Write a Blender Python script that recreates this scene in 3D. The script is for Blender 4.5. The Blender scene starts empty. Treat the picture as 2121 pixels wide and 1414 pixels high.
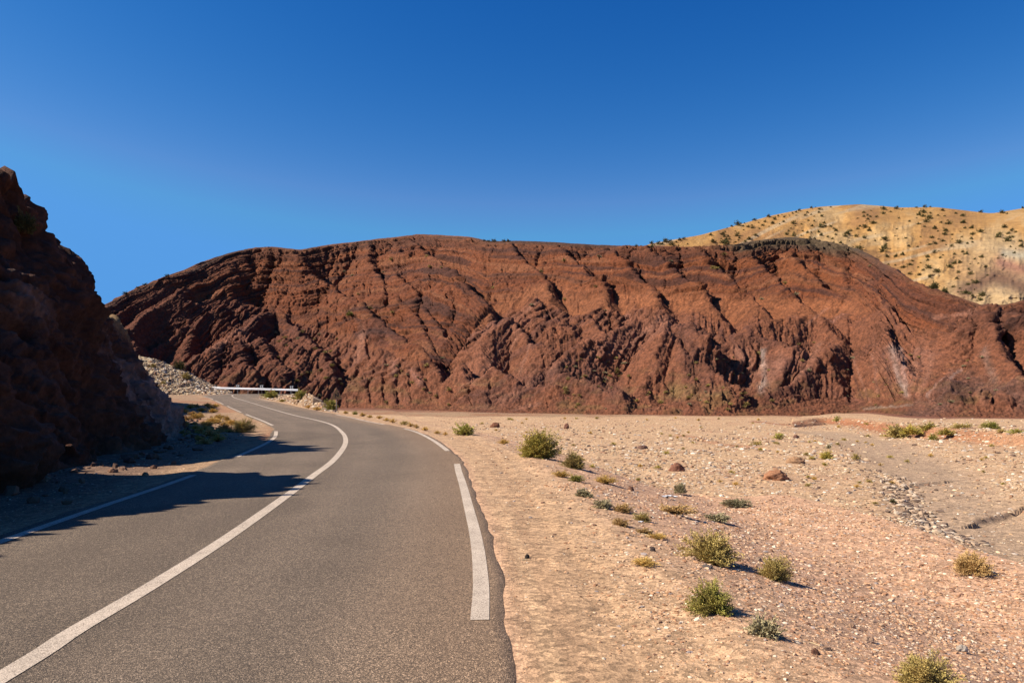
import bpy, math, random
import numpy as np
from mathutils import Vector
rng = np.random.default_rng(7)
random.seed(7)
S = bpy.context.scene
# ------------------------------------------------------------------ camera, world, sun, exposure
F, CX, HY, CH = 1500.0, 1060.5, 808.0, 1.7      # focal length in photo pixels, principal column, horizon row, eye height
cam = bpy.data.cameras.new('camera'); camo = bpy.data.objects.new('camera', cam)
S.collection.objects.link(camo); S.camera = camo
camo.location = (0, 0, CH); camo.rotation_euler = (math.pi/2, 0, 0)
cam.sensor_width = 36; cam.lens = 36*F/2121; cam.shift_y = (HY-707)/2121
cam.clip_start = .05; cam.clip_end = 6000
S.view_settings.view_transform = 'Standard'; S.view_settings.look = 'None'
S.view_settings.gamma = 1; S.view_settings.use_curve_mapping = False
S.view_settings.exposure = 1.0
SUN_EL = math.radians(42); SUN_BACK = math.radians(10)     # sun to the left, a little behind the camera
sdir = Vector((-math.cos(SUN_EL)*math.cos(SUN_BACK), -math.cos(SUN_EL)*math.sin(SUN_BACK), math.sin(SUN_EL)))
sl = bpy.data.lights.new('sun', 'SUN'); sl.energy = 5.0; sl.angle = math.radians(.5); sl.color = (1, .90, .77)
so = bpy.data.objects.new('sun', sl); S.collection.objects.link(so)
so.rotation_euler = sdir.to_track_quat('Z', 'Y').to_euler(); so.location = (-60, -10, 60)
w = bpy.data.worlds.new('World'); S.world = w; w.use_nodes = True
nt = w.node_tree; bg = nt.nodes['Background']
sky = nt.nodes.new('ShaderNodeTexSky'); sky.sky_type = 'NISHITA'; sky.sun_disc = False
sky.sun_elevation = SUN_EL; sky.sun_rotation = math.atan2(sdir.x, sdir.y)
sky.altitude = 1800; sky.air_density = 1.0; sky.dust_density = .6; sky.ozone_density = 3.0
hs = nt.nodes.new('ShaderNodeHueSaturation'); hs.inputs['Saturation'].default_value = 1.3; hs.inputs['Value'].default_value = 1
nt.links.new(sky.outputs[0], hs.inputs['Color'])
sp = nt.nodes.new('ShaderNodeSeparateColor'); cb = nt.nodes.new('ShaderNodeCombineColor'); nt.links.new(hs.outputs[0], sp.inputs[0])
for ci, (ref, gam, out) in enumerate(((.5, 2.3, .54), (2.0, 1.45, 2.05), (4.9, .95, 5.0))):      # deeper, polarised-looking desert sky
    a = nt.nodes.new('ShaderNodeMath'); a.operation = 'DIVIDE'; a.inputs[1].default_value = ref; nt.links.new(sp.outputs[ci], a.inputs[0])
    a2 = nt.nodes.new('ShaderNodeMath'); a2.operation = 'MINIMUM'; a2.inputs[1].default_value = 1.12; nt.links.new(a.outputs[0], a2.inputs[0])
    b = nt.nodes.new('ShaderNodeMath'); b.operation = 'POWER'; b.inputs[1].default_value = gam; nt.links.new(a2.outputs[0], b.inputs[0])
    c = nt.nodes.new('ShaderNodeMath'); c.operation = 'MULTIPLY'; c.inputs[1].default_value = out; nt.links.new(b.outputs[0], c.inputs[0])
    nt.links.new(c.outputs[0], cb.inputs[ci])
nt.links.new(cb.outputs[0], bg.inputs[0]); bg.inputs[1].default_value = .070

# ------------------------------------------------------------------ numeric helpers
def _h(i, j, k, seed):
    n = (i.astype(np.uint32)*np.uint32(374761393) + j.astype(np.uint32)*np.uint32(668265263)
         + k.astype(np.uint32)*np.uint32(2147483647) + np.uint32((seed*1274126177) & 0xffffffff))
    n = (n ^ (n >> np.uint32(13)))*np.uint32(1274126177)
    n = n ^ (n >> np.uint32(16)); n = n*np.uint32(2246822519); n = n ^ (n >> np.uint32(15))
    return (n & np.uint32(0xffffff)).astype(np.float32)/float(0xffffff)
def noise(x, y, z=None, seed=0):
    """value noise in -1..1"""
    x = np.asarray(x, np.float32); y = np.asarray(y, np.float32)
    xi = np.floor(x); yi = np.floor(y); fx = x-xi; fy = y-yi
    xi = xi.astype(np.int64); yi = yi.astype(np.int64)
    fx = fx*fx*fx*(fx*(fx*6-15)+10); fy = fy*fy*fy*(fy*(fy*6-15)+10)
    if z is None:
        k = np.zeros_like(xi)
        a = _h(xi, yi, k, seed); b = _h(xi+1, yi, k, seed); c = _h(xi, yi+1, k, seed); d = _h(xi+1, yi+1, k, seed)
        r = (a+(b-a)*fx); q = (c+(d-c)*fx); return (r+(q-r)*fy)*2-1
    z = np.asarray(z, np.float32); zi = np.floor(z); fz = z-zi; zi = zi.astype(np.int64); fz = fz*fz*(3-2*fz)
    o = []
    for kk in (0, 1):
        k = zi+kk
        a = _h(xi, yi, k, seed); b = _h(xi+1, yi, k, seed); c = _h(xi, yi+1, k, seed); d = _h(xi+1, yi+1, k, seed)
        r = (a+(b-a)*fx); q = (c+(d-c)*fx); o.append(r+(q-r)*fy)
    return (o[0]+(o[1]-o[0])*fz)*2-1
def fbm(x, y, z=None, octv=5, seed=0, gain=.5):
    s = 0; a = 1; t = 0
    for o in range(octv):
        f = 2.03**o
        s = s+a*noise(x*f+o*17.3, y*f-o*9.1, None if z is None else z*f+o*5.7, seed+o); t += a; a *= gain
    return s/t
def ridged(x, y, z=None, octv=4, seed=0, gain=.5):
    s = 0; a = 1; t = 0
    for o in range(octv):
        f = 2.1**o
        n = 1-np.abs(noise(x*f+o*11.3, y*f+o*7.9, None if z is None else z*f, seed+o))*2
        s = s+a*n; t += a; a *= gain
    return s/t
def stairs_(s, sharp=.3):
    f = s-np.floor(s); return np.where(f < 1-sharp, f/(1-sharp), (1-f)/sharp)
def sst(a, b, x):
    t = np.clip((x-a)/(b-a), 0, 1); return t*t*(3-2*t)
def tab(x, pts):
    p = np.array(pts, float); return np.interp(x, p[:, 0], p[:, 1])
def smooth_tab(x, pts, w):
    s = 0
    for k in (-1, -.5, 0, .5, 1): s = s+tab(x+k*w, pts)
    return s/5
def ground_pt(u, v, z=0.0):
    Y = (CH-z)*F/(v-HY); return (u-CX)/F*Y, Y
def at(u, v, Y): return ((u-CX)/F*Y, Y, CH-(v-HY)/F*Y)
def seg_dist(X, Y, pts):
    """signed distance to polyline (right of travel positive), arclength parameter 0..n-1"""
    best = np.full(X.shape, 1e9); sg = np.ones(X.shape); par = np.zeros(X.shape); bp = np.zeros(X.shape)
    for i in range(len(pts)-1):
        ax, ay = pts[i][:2]; bx, by = pts[i+1][:2]; dx, dy = bx-ax, by-ay; L = dx*dx+dy*dy+1e-9
        t = np.clip(((X-ax)*dx+(Y-ay)*dy)/L, 0, 1)
        ex = X-(ax+t*dx); ey = Y-(ay+t*dy); d = np.sqrt(ex*ex+ey*ey)
        cr = (ex*dy-ey*dx)/math.sqrt(L); acr = np.abs(cr)
        m = (d < best-1e-6) | ((d < best+1e-6) & (acr > bp)); best = np.where(m, d, best); bp = np.where(m, acr, bp)
        sg = np.where(m, np.where(cr > 0, 1, -1), sg); par = np.where(m, i+t, par)
    return best*sg, par
# ------------------------------------------------------------------ object helpers
def link(o): S.collection.objects.link(o); return o
def tag(o, label=None, cat=None, group=None, kind=None):
    if label: o['label'] = label
    if cat: o['category'] = cat
    if group: o['group'] = group
    if kind: o['kind'] = kind
    return o
def mesh_np(name, V, faces_idx, sizes=None, mat=None, smooth=False, col=None, parent=None, mats=None):
    """V (n,3); faces_idx (m,k) array or flat + sizes"""
    me = bpy.data.meshes.new(name)
    V = np.ascontiguousarray(V, np.float32)
    if sizes is None:
        m, k = faces_idx.shape; sizes = np.full(m, k, np.int32); flat = faces_idx.ravel()
    else: flat = faces_idx
    me.vertices.add(len(V)); me.vertices.foreach_set('co', V.ravel())
    me.loops.add(len(flat)); me.loops.foreach_set('vertex_index', flat.astype(np.int32))
    me.polygons.add(len(sizes))
    st = np.zeros(len(sizes), np.int32); st[1:] = np.cumsum(sizes)[:-1]
    me.polygons.foreach_set('loop_start', st)
    me.polygons.foreach_set('use_smooth', np.full(len(sizes), smooth, bool))
    if col is not None:
        a = me.color_attributes.new('Col', 'FLOAT_COLOR', 'POINT')
        c = np.ones((len(V), 4), np.float32); c[:, :3] = col; a.data.foreach_set('color', c.ravel())
    me.update(calc_edges=True); me.validate()
    if mat: me.materials.append(mat)
    o = link(bpy.data.objects.new(name, me))
    if parent is not None: o.parent = parent
    return o
def grid_mesh(name, X, Y, Z, mat, col=None, smooth=True, flip=False):
    nr, nc = X.shape
    V = np.stack([X, Y, Z], -1).reshape(-1, 3)
    i = np.arange(nr*nc).reshape(nr, nc)
    f = np.stack([i[:-1, :-1], i[:-1, 1:], i[1:, 1:], i[1:, :-1]], -1).reshape(-1, 4)
    if flip: f = f[:, ::-1]
    return mesh_np(name, V, f, mat=mat, smooth=smooth, col=None if col is None else col.reshape(-1, 3))
def empty(name, loc, rz=0):
    o = link(bpy.data.objects.new(name, None)); o.location = loc; o.rotation_euler = (0, 0, rz); o.empty_display_size = .2
    return o
class MB:
    def __init__(s): s.v = []; s.f = []
    def add(s, vs, fs):
        n = len(s.v); s.v += [tuple(v) for v in vs]; s.f += [tuple(n+i for i in f) for f in fs]
    def box(s, x0, x1, y0, y1, z0, z1, b=0):
        s.add([(x0, y0, z0), (x1, y0, z0), (x1, y1, z0), (x0, y1, z0), (x0, y0, z1), (x1, y0, z1), (x1, y1, z1), (x0, y1, z1)],
              [(3, 2, 1, 0), (4, 5, 6, 7), (0, 1, 5, 4), (1, 2, 6, 5), (2, 3, 7, 6), (3, 0, 4, 7)])
    def tube(s, a, b, r0, r1, n=8):
        a = Vector(a); b = Vector(b); d = (b-a).normalized()
        x = d.orthogonal().normalized(); y = d.cross(x)
        vs = [a+(x*math.cos(2*math.pi*k/n)+y*math.sin(2*math.pi*k/n))*r0 for k in range(n)]
        vs += [b+(x*math.cos(2*math.pi*k/n)+y*math.sin(2*math.pi*k/n))*r1 for k in range(n)]
        s.add(vs, [(k, (k+1) % n, n+(k+1) % n, n+k) for k in range(n)]+[tuple(range(n-1, -1, -1)), tuple(range(n, 2*n))])
    def prism(s, pts, y0, y1):
        """pts in x,z ; extruded in y (y0 front)"""
        n = len(pts)
        s.add([(p[0], y0, p[1]) for p in pts]+[(p[0], y1, p[1]) for p in pts],
              [tuple(range(n)), tuple(range(2*n-1, n-1, -1))]+[(k, n+k, n+(k+1) % n, (k+1) % n) for k in range(n)])
    def build(s, name, mat, parent=None, smooth=False):
        me = bpy.data.meshes.new(name); me.from_pydata(s.v, [], s.f); me.update()
        if smooth: me.polygons.foreach_set('use_smooth', [True]*len(me.polygons))
        me.materials.append(mat); o = link(bpy.data.objects.new(name, me))
        if parent is not None: o.parent = parent
        return o
# ------------------------------------------------------------------ materials
class N:
    """small node helper"""
    def __init__(s, name):
        s.m = bpy.data.materials.new(name); s.m.use_nodes = True; s.t = s.m.node_tree
        s.b = s.t.nodes['Principled BSDF']; s.b.inputs['Roughness'].default_value = .9
        s.b.inputs['Specular IOR Level'].default_value = .25
        s.co = s.t.nodes.new('ShaderNodeTexCoord').outputs['Object']
    def new(s, k, **kw):
        n = s.t.nodes.new(k)
        for a, b in kw.items(): setattr(n, a, b)
        return n
    def put(s, sock, val):
        if hasattr(val, 'is_output') or isinstance(val, bpy.types.NodeSocket): s.t.links.new(val, sock)
        else: sock.default_value = val
    def noise(s, scale, detail=4, rough=.55, vec=None, out='Fac'):
        n = s.new('ShaderNodeTexNoise'); n.inputs['Scale'].default_value = scale
        n.inputs['Detail'].default_value = detail; n.inputs['Roughness'].default_value = rough
        s.put(n.inputs['Vector'], vec or s.co); return n.outputs[out]
    def voro(s, scale, feature='F1', out='Distance', rnd=1.0):
        n = s.new('ShaderNodeTexVoronoi', feature=feature); n.inputs['Scale'].default_value = scale
        n.inputs['Randomness'].default_value = rnd; s.put(n.inputs['Vector'], s.co); return n.outputs[out]
    def mp(s, v, a, b, c, d):
        n = s.new('ShaderNodeMapRange'); s.put(n.inputs[0], v)
        for i, x in enumerate((a, b, c, d)): n.inputs[i+1].default_value = x
        return n.outputs[0]
    def mix(s, f, a, b, mode='MIX'):
        n = s.new('ShaderNodeMix', data_type='RGBA', blend_type=mode)
        s.put(n.inputs[0], f)
        for i, x in ((6, a), (7, b)):
            s.put(n.inputs[i], x if not isinstance(x, tuple) else (*x, 1))
        return n.outputs[2]
    def math(s, op, a, b=0.0):
        n = s.new('ShaderNodeMath', operation=op); s.put(n.inputs[0], a); s.put(n.inputs[1], b); return n.outputs[0]
    def ramp(s, v, stops):
        n = s.new('ShaderNodeValToRGB'); s.put(n.inputs[0], v); e = n.color_ramp.elements
        while len(e) < len(stops): e.new(.5)
        for el, (p, c) in zip(e, stops): el.position = p; el.color = (*c, 1)
        return n.outputs[0]
    def attr(s, name='Col'):
        return s.new('ShaderNodeAttribute', attribute_name=name).outputs['Color']
    def gray(s, v):     # scalar to colour (for multiply)
        n = s.new('ShaderNodeCombineColor')
        for i in range(3): s.put(n.inputs[i], v)
        return n.outputs[0]
    def bump(s, h, strength, dist, prev=None):
        n = s.new('ShaderNodeBump'); n.inputs['Strength'].default_value = strength; n.inputs['Distance'].default_value = dist
        s.put(n.inputs['Height'], h)
        if prev is not None: s.put(n.inputs['Normal'], prev)
        return n.outputs[0]
    def done(s, col=None, normal=None, rough=None, k=.64):
        if col is not None: col = s.mix(1.0, col, (k, k, k), 'MULTIPLY')
        if col is not None: s.put(s.b.inputs['Base Color'], col if not isinstance(col, tuple) else (*col, 1))
        if normal is not None: s.put(s.b.inputs['Normal'], normal)
        if rough is not None: s.put(s.b.inputs['Roughness'], rough)
        return s.m
def mat_rock(name, s1, s2, bs, var=.35):
    n = N(name); a = n.attr()
    v1 = n.mp(n.noise(s1, 5, .65), .3, .7, 1-var, 1+var); v2 = n.mp(n.noise(s2, 3, .6), .3, .7, 1-var*.8, 1+var*.8)
    c = n.mix(1.0, a, n.gray(n.math('MULTIPLY', v1, v2)), 'MULTIPLY')
    b = n.bump(n.noise(s2, 5, .75), .9, bs)
    return n.done(c, b, .95)
M = {}
M['redrock'] = mat_rock('red_rock', .9, 2.6, .4, .48)
M['tanhill'] = mat_rock('tan_hillside', .12, .5, 1.2, .22)
M['cliff'] = mat_rock('cliff_rock', 1.6, 7, .10, .35)
M['pale'] = mat_rock('pale_rubble', 1.2, 4, .25, .3)
def mat_ground():
    n = N('gravel_ground'); a = n.attr()
    cell = n.voro(26, out='Color'); sep = n.new('ShaderNodeSeparateColor'); n.put(sep.inputs[0], cell)
    v = n.mp(sep.outputs[0], 0, 1, .60, 1.34)
    cell2 = n.voro(6, out='Color'); sep2 = n.new('ShaderNodeSeparateColor'); n.put(sep2.inputs[0], cell2)
    v2 = n.mp(sep2.outputs[1], 0, 1, .80, 1.18)
    v3 = n.mp(n.noise(2.2, 8, .8), .3, .7, .74, 1.24)
    v4 = n.mp(n.noise(70, 3, .7), .35, .65, .62, 1.36)
    c = n.mix(1.0, a, n.gray(n.math('MULTIPLY', n.math('MULTIPLY', v, v2), n.math('MULTIPLY', v3, v4))), 'MULTIPLY')
    b = n.bump(n.noise(60, 3, .7), .6, .012); b = n.bump(n.voro(26), .25, .010, b); b = n.bump(n.voro(7), .2, .02, b)
    return n.done(c, b, .95)
M['ground'] = mat_ground()
def mat_asphalt():
    n = N('asphalt')
    cell = n.voro(140, out='Color'); sep = n.new('ShaderNodeSeparateColor'); n.put(sep.inputs[0], cell)
    st = n.ramp(sep.outputs[0], [(0, (.055, .042, .033)), (.45, (.155, .115, .080)), (.8, (.265, .195, .135)), (1, (.58, .43, .30))])
    dust = n.attr()
    c = n.mix(n.mp(n.noise(.7, 5, .6), .35, .7, .0, .35), st, (.155, .112, .078))
    c = n.mix(1.0, c, dust, 'MULTIPLY')
    c = n.mix(1.0, c, n.gray(n.mp(n.noise(14, 3, .6), .3, .7, .88, 1.12)), 'MULTIPLY')
    b = n.bump(n.voro(150), .9, .006); b = n.bump(n.noise(240, 2, .6), .4, .003, b)
    return n.done(c, b, .85)
M['asphalt'] = mat_asphalt()
def mat_paint():
    n = N('road_paint')
    wear = n.mp(n.noise(110, 4, .8), .52, .62, 0, 1)
    cl_ = n.voro(140, out='Color'); sc_ = n.new('ShaderNodeSeparateColor'); n.put(sc_.inputs[0], cl_)
    wear = n.math('MAXIMUM', wear, n.math('MULTIPLY', n.mp(sc_.outputs[0], .70, .78, 0, 1), n.mp(n.noise(9, 4, .7), .35, .6, .15, .9)))
    big = n.mp(n.noise(1.8, 4, .6), .3, .7, .82, 1.06)
    c = n.mix(wear, (.78, .64, .50), (.20, .155, .12)); c = n.mix(1.0, c, n.gray(big), 'MULTIPLY')
    return n.done(c, n.bump(n.voro(150), .5, .005), .8)
M['paint'] = mat_paint()
def simple(name, col, rough=.6, metal=0, var=.1, scale=6, spec=.4):
    n = N(name); v = n.mp(n.noise(scale, 4, .6), .3, .7, 1-var, 1+var)
    n.b.inputs['Metallic'].default_value = metal; n.b.inputs['Specular IOR Level'].default_value = spec
    return n.done(n.mix(1.0, col, n.gray(v), 'MULTIPLY'), None, rough)
M['white'] = simple('white_enamel', (.75, .75, .78), .45)
M['galv'] = simple('galvanised_steel', (.58, .59, .64), .42, .35, .12)
M['post'] = simple('grey_post', (.30, .27, .25), .6, .2)
M['black'] = simple('black_enamel', (.02, .02, .022), .5)
M['signface'] = simple('faded_sign_face', (.42, .27, .10), .5)
M['signedge'] = simple('sign_border', (.50, .26, .14), .5)
M['concrete'] = simple('weathered_concrete', (.34, .24, .16), .9, 0, .25, 8)
M['plastic'] = simple('white_plastic', (.8, .8, .82), .5)
def leafmat(name, k=.64):
    n = N(name); a = n.attr(); oi = n.new('ShaderNodeObjectInfo').outputs['Random']
    v = n.mp(oi, 0, 1, .82, 1.2)
    c = n.mix(1.0, a, n.gray(v), 'MULTIPLY'); n.b.inputs['Roughness'].default_value = .8
    n.b.inputs['Specular IOR Level'].default_value = .15
    return n.done(c, k=k)
M['leaf'] = leafmat('shrub_leaves', .95)
M['twig'] = simple('shrub_twigs', (.16, .10, .05), .9)
M['stone'] = leafmat('loose_stones')
M['boulder'] = mat_rock('boulder_rock', 5, 22, .02, .3)

# ------------------------------------------------------------------ road geometry (world metres)
def catmull(pts, n):
    p = np.array(pts, float); p = np.vstack([2*p[0]-p[1], p, 2*p[-1]-p[-2]]); out = []
    for i in range(1, len(p)-2):
        for t in np.linspace(0, 1, n, endpoint=False):
            a, b, c, d = p[i-1], p[i], p[i+1], p[i+2]
            out.append(.5*((2*b)+(-a+c)*t+(2*a-5*b+4*c-d)*t*t+(-a+3*b-3*c+d)*t**3))
    out.append(p[-2]); return np.array(out)
def YD(py):
    return np.where(py > 844, (CH*F)/(py-HY+1e-6), tab(py, [(816, 113), (821, 105), (830, 90), (838, 79), (844, 70.8)]))
def rp(px, py):
    Y = float(YD(np.float64(py))); return ((px-CX)/F*Y, Y, CH-(py-HY)*Y/F)
L_pts = [(-5.3, -14, 0), (-5.35, -4, 0), (-5.42, 2, 0), (-5.5, 5, 0), rp(0, 1124.5), rp(157, 1066), rp(313, 1015), rp(405, 984.5), rp(490, 946), rp(564, 911),
         rp(571, 894), rp(564, 881), rp(511, 858), rp(471, 841.5), rp(445, 830), rp(432, 821.7), (-46.6, 109, 1.0), (-46.2, 113.6, 1.1), (-43, 116.5, 1.12), (-38, 116.2, 1.1), (-33, 114.3, 1.0)]
C_pts = [(-2.9, -14, 0), (-2.9, -4, 0), (-2.93, 1, 0), rp(0, 1406), rp(157, 1306.5), rp(313, 1214.5), rp(470, 1114.6), rp(594, 1027), rp(651, 984), rp(689, 955), rp(711, 928),
         rp(716, 911), rp(709, 896), rp(689, 880.5), rp(655, 870), rp(604, 858.5), rp(553, 844), rp(510, 830.7), rp(485, 823.2), (-41.8, 108.5, 1.0), (-41.2, 111.6, 1.1), (-38.5, 112.6, 1.1), (-33, 110.8, 1.0)]
R_pts = [(-.1, -14, 0), (-.1, -4, 0), (-.12, 1, 0), rp(1003, 1400), rp(998, 1287), rp(985, 1115), rp(945, 960), rp(925, 932), rp(880, 903), rp(840, 888), rp(760, 872.5), rp(697, 858.5),
         rp(599, 838), rp(544, 827.5), rp(532, 824), (-36.4, 105, .85), (-36, 107.4, 1.0), (-34.3, 108, 1.05), (-31.5, 107, 1.0)]
Lc, Cc, Rc = catmull(L_pts, 14), catmull(C_pts, 14), catmull(R_pts, 14)
def arc(P):
    d = np.r_[0, np.cumsum(np.linalg.norm(np.diff(P[:, :2], axis=0), axis=1))]; return d
def near_on(P, q):
    d, i = 1e9, 0
    D = np.linalg.norm(P[:, :2]-q[:2], axis=1); return int(np.argmin(D))
# dense stations from centre line, normals, left/right distance
aC = arc(Cc); st = np.r_[np.arange(0, 60, .12), np.arange(60, aC[-1], .4)]
CS = np.stack([np.interp(st, aC, Cc[:, k]) for k in range(3)], -1)
T = np.gradient(CS[:, :2], st, axis=0); T /= np.linalg.norm(T, axis=1)[:, None]
k = 15; Tp = np.pad(T, ((k, k), (0, 0)), 'edge'); T = np.stack([np.convolve(Tp[:, i], np.ones(2*k+1)/(2*k+1), 'valid') for i in (0, 1)], -1); T /= np.linalg.norm(T, axis=1)[:, None]
NR = np.stack([T[:, 1], -T[:, 0]], -1)      # right normal
def ray_off(P, side):
    out = []
    for c, n_ in zip(CS, NR):
        d = P[:, :2]-c[:2]; lat = d@n_*side; lon = np.abs(d@np.array([-n_[1], n_[0]]))
        ok = (lat > .5) & (lat < 6); cost = np.where(ok, lon, 1e9); j = int(np.argmin(cost))
        out.append(lat[j] if cost[j] < 3 else np.nan)
    out = np.array(out); m = np.isnan(out); out[m] = np.interp(np.flatnonzero(m), np.flatnonzero(~m), out[~m])
    return np.convolve(np.pad(out, 20, 'edge'), np.ones(41)/41, 'valid')
Lden = catmull(L_pts, 60); Rden = catmull(R_pts, 60)
wL = ray_off(Lden, -1); wR = ray_off(Rden, 1)
RX = np.stack([CS[:, 0], CS[:, 1], CS[:, 2], wL, wR, NR[:, 0], NR[:, 1]], -1)
# coarse copy for distance field
sel = np.unique(np.r_[np.arange(0, len(st), 10), len(st)-1]); RC = RX[sel]
def road_field(X, Y):
    d, par = seg_dist(X, Y, RC[:, :2]); idx = np.arange(len(RC))
    zr = np.interp(par, idx, RC[:, 2]); wl = np.interp(par, idx, RC[:, 3]); wr = np.interp(par, idx, RC[:, 4])
    endf = sst(0, 3.0, X+34.5)*sst(98, 104, Y)
    endf = np.maximum(endf, sst(2, 7, X+24)*sst(80, 95, Y))
    return d, zr, wl, wr, endf
# ------------------------------------------------------------------ ground height
def PW(pts, z): return [ground_pt(u, v, z) for u, v in pts]
BANK = PW([(1560, 868), (1640, 880), (1710, 872), (1790, 886), (1845, 905), (1900, 912), (1960, 920), (2040, 935), (2121, 948), (2300, 985), (3600, 1200)], -1.7)
RED = PW([(1180, 985), (1300, 1032), (1480, 1052), (1640, 1046), (1780, 1085), (1900, 1128), (2000, 1156), (2121, 1200), (2400, 1310)], -1.25)
LEDGES = [(PW([(1888, 1008), (1915, 1002), (1952, 996)], -1.35), .10), (PW([(2030, 1080), (2060, 1072), (2100, 1060)], -1.35), .16), (PW([(1826, 990), (1850, 1003)], -1.4), .12),
          (PW([(1400, 902), (1450, 915), (1500, 930), (1570, 940)], -1.6), .10), (PW([(1650, 880), (1705, 874)], -1.7), .35),
          (PW([(1340, 1030), (1400, 1040), (1440, 1050)], -1.2), .05)]
CHAN = PW([(1700, 885), (1790, 905), (1880, 950), (1960, 1020), (2010, 1080), (2080, 1140), (2250, 1210)], -1.5)
BERM = PW([(1010, 893), (1060, 915), (1130, 955), (1200, 1010), (1300, 1085), (1400, 1190), (1500, 1300), (1600, 1430)], -.25)
def ground_h(X, Y, detail=True):
    d, zr, wl, wr, endf = road_field(X, Y)
    right = d > 0
    wig = .35*fbm(X*.35, Y*.35, octv=3, seed=31)
    e = np.where(right, d-wr, -d-wl)           # distance outside the painted edge line
    bed = -1.05-.95*sst(6, 95, Y)
    bed = bed+.10*fbm(X*.16, Y*.16, octv=4, seed=3)
    rr, _ = seg_dist(X, Y, RED); bed = bed+np.where(rr > 0, .16*sst(-.05, .5, rr+wig*.3), 0)
    bk, bpar = seg_dist(X, Y, BANK); bkm = sst(-.1, 1.2, -bk+wig*1.0)*sst(.2, 2.6, bpar)
    bed = bed+.7*bkm
    for P, hgt in LEDGES:
        q, _ = seg_dist(X, Y, P); q2 = q+wig*.3
        near = np.exp(-(np.abs(q)/(.9))**2)
        bed = bed+hgt*(sst(-.05, .05+.0035*Y, -q2)-.5)*near*.9
    ch, _ = seg_dist(X, Y, CHAN); bed = bed-.26*np.exp(-(ch/(1.0+.03*Y))**4)
    dropw = sst(1.6, 5.5+.05*np.clip(Y,0,80), e+wig*.7); dropw = np.maximum(dropw, endf)
    zR = zr*(1-dropw)+bed*dropw
    zR = zR+.03*np.exp(-((e-1.75+wig)/.5)**2)          # little gravel berm at the shoulder's edge
    # shoulder tyre ruts
    zR = zR-.014*np.exp(-((e-.95+.1*wig)/.16)**2)*sst(0, .3, e)-.012*np.exp(-((e-1.45)/.14)**2)
    zr = zr*(1-endf)+bed*endf
    zL = zr-.05*sst(.2, .9, e)+.05*sst(1.4, 3, e)+.035*np.clip(e-2.5, 0, 12)*sst(26, 50, Y)*(1-endf)
    lw_ = sst(2.0, 8, e)*sst(106, 113, Y); zL = zL*(1-lw_)+bed*lw_
    z = np.where(right, zR, zL)
    onroad = sst(.22, .06, e)
    if detail:
        dm = (1-onroad)
        z = z+dm*(.018*fbm(X*1.7, Y*1.7, octv=4, seed=8)+.05*fbm(X*.5, Y*.5, octv=3, seed=5)*sst(1.2, 4, e))
        z = z+dm*sst(1.8, 4, e)*.012*ridged(X*2.2, Y*2.2, octv=3, seed=12)
    z = z-.014*onroad-.003
    far = sst(140, 200, np.hypot(X, Y)); z = z*(1-far)+(-2.2)*far
    return z, e, right, rr, bk, ch, bed
def gz(x, y):
    r = ground_h(np.array([float(x)]), np.array([float(y)])); return float(r[0][0])
# ground sheet, polar around the camera
az = np.r_[np.linspace(-180, -44, 60, endpoint=False), np.degrees(np.arctan(np.linspace(-.97, .80, 1150))), np.linspace(39.5, 180, 60)]
az = np.unique(np.round(az, 5)); rad = np.r_[np.array([.3, .8, 1.4, 2.0, 2.5]), np.geomspace(2.9, 8, 230, endpoint=False), np.geomspace(8, 150, 720), np.geomspace(160, 4000, 25)]
A, Rr = np.meshgrid(np.radians(az), rad)
GX = np.sin(A)*Rr; GY = np.cos(A)*Rr
gzv, ge, gright, grr, gbk, gch, gbed = ground_h(GX, GY)
def mixc(a, b, m): return a*(1-m[..., None])+np.array(b)*m[..., None]
col = np.zeros(GX.shape+(3,))+np.array((.60, .385, .215))                     # pale gravel bed
n1 = fbm(GX*.25, GY*.25, octv=5, seed=40); n2 = fbm(GX*1.1, GY*1.1, octv=4, seed=44)
col = mixc(col, (.50, .29, .165), sst(-.1, .5, n1)*.5*gright)
col = mixc(col, (.40, .225, .14), sst(.1, .5, n2)*.3)
col = mixc(col, (.62, .365, .22), sst(-.1, .6, grr)*gright*sst(3, -3, gch-40)*.9)        # redder near bank
col = mixc(col, (.44, .30, .19), np.exp(-(gch/(1.1+.03*GY))**4)*.85*gright)                      # channel
bkband = np.exp(-((gbk+.4)/.8)**2)*sst(20, 28, GY)*(gright)*sst(20, 30, GX)
col = mixc(col, (.33, .125, .055), bkband*.9)
for P, hgt in LEDGES[3:5]:
    q, _ = seg_dist(GX, GY, P); col = mixc(col, (.32, .15, .08), np.exp(-(q/.45)**2)*.7)
sh = sst(.1, .4, ge)*sst(3.0, 1.2, ge)*gright
col = mixc(col, (.56, .36, .20), sh*.85)
tr = noise(ge*9+.6*n1, (GX+GY)*.15, seed=46); col = mixc(col, (.42, .25, .14), sh*sst(.2, .8, tr)*.5)
col = mixc(col, (.50, .305, .165), np.exp(-((ge-.9)/.35)**2)*.6*gright)
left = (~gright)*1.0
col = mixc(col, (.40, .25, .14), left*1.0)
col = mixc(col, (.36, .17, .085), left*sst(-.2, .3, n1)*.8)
col = mixc(col, (.22, .13, .08), left*sst(.6, 1.6, ge)*sst(34, 22, GY))  # near left verge painted darker to deepen the cliff's shade
TOEV = [(-300, 862), (600, 858), (700, 846), (900, 851), (1000, 855), (1200, 858), (1500, 863), (1800, 862), (1870, 876), (1950, 880), (2121, 882), (2400, 888)]
gu = CX+F*GX/np.maximum(GY, 1); gyt = (CH+2.15)*F/(tab(gu, TOEV)-HY)
toe = np.where(GY > 40, sst(-9, 1, GY-gyt+11*fbm(GX*.06, GY*.03, octv=4, seed=47)), 0)*(gu > 690)
toe = np.maximum(toe, sst(118, 135, GY)*sst(0, -20, GX-10))
col = mixc(col, (.22, .085, .045), toe)
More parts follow.
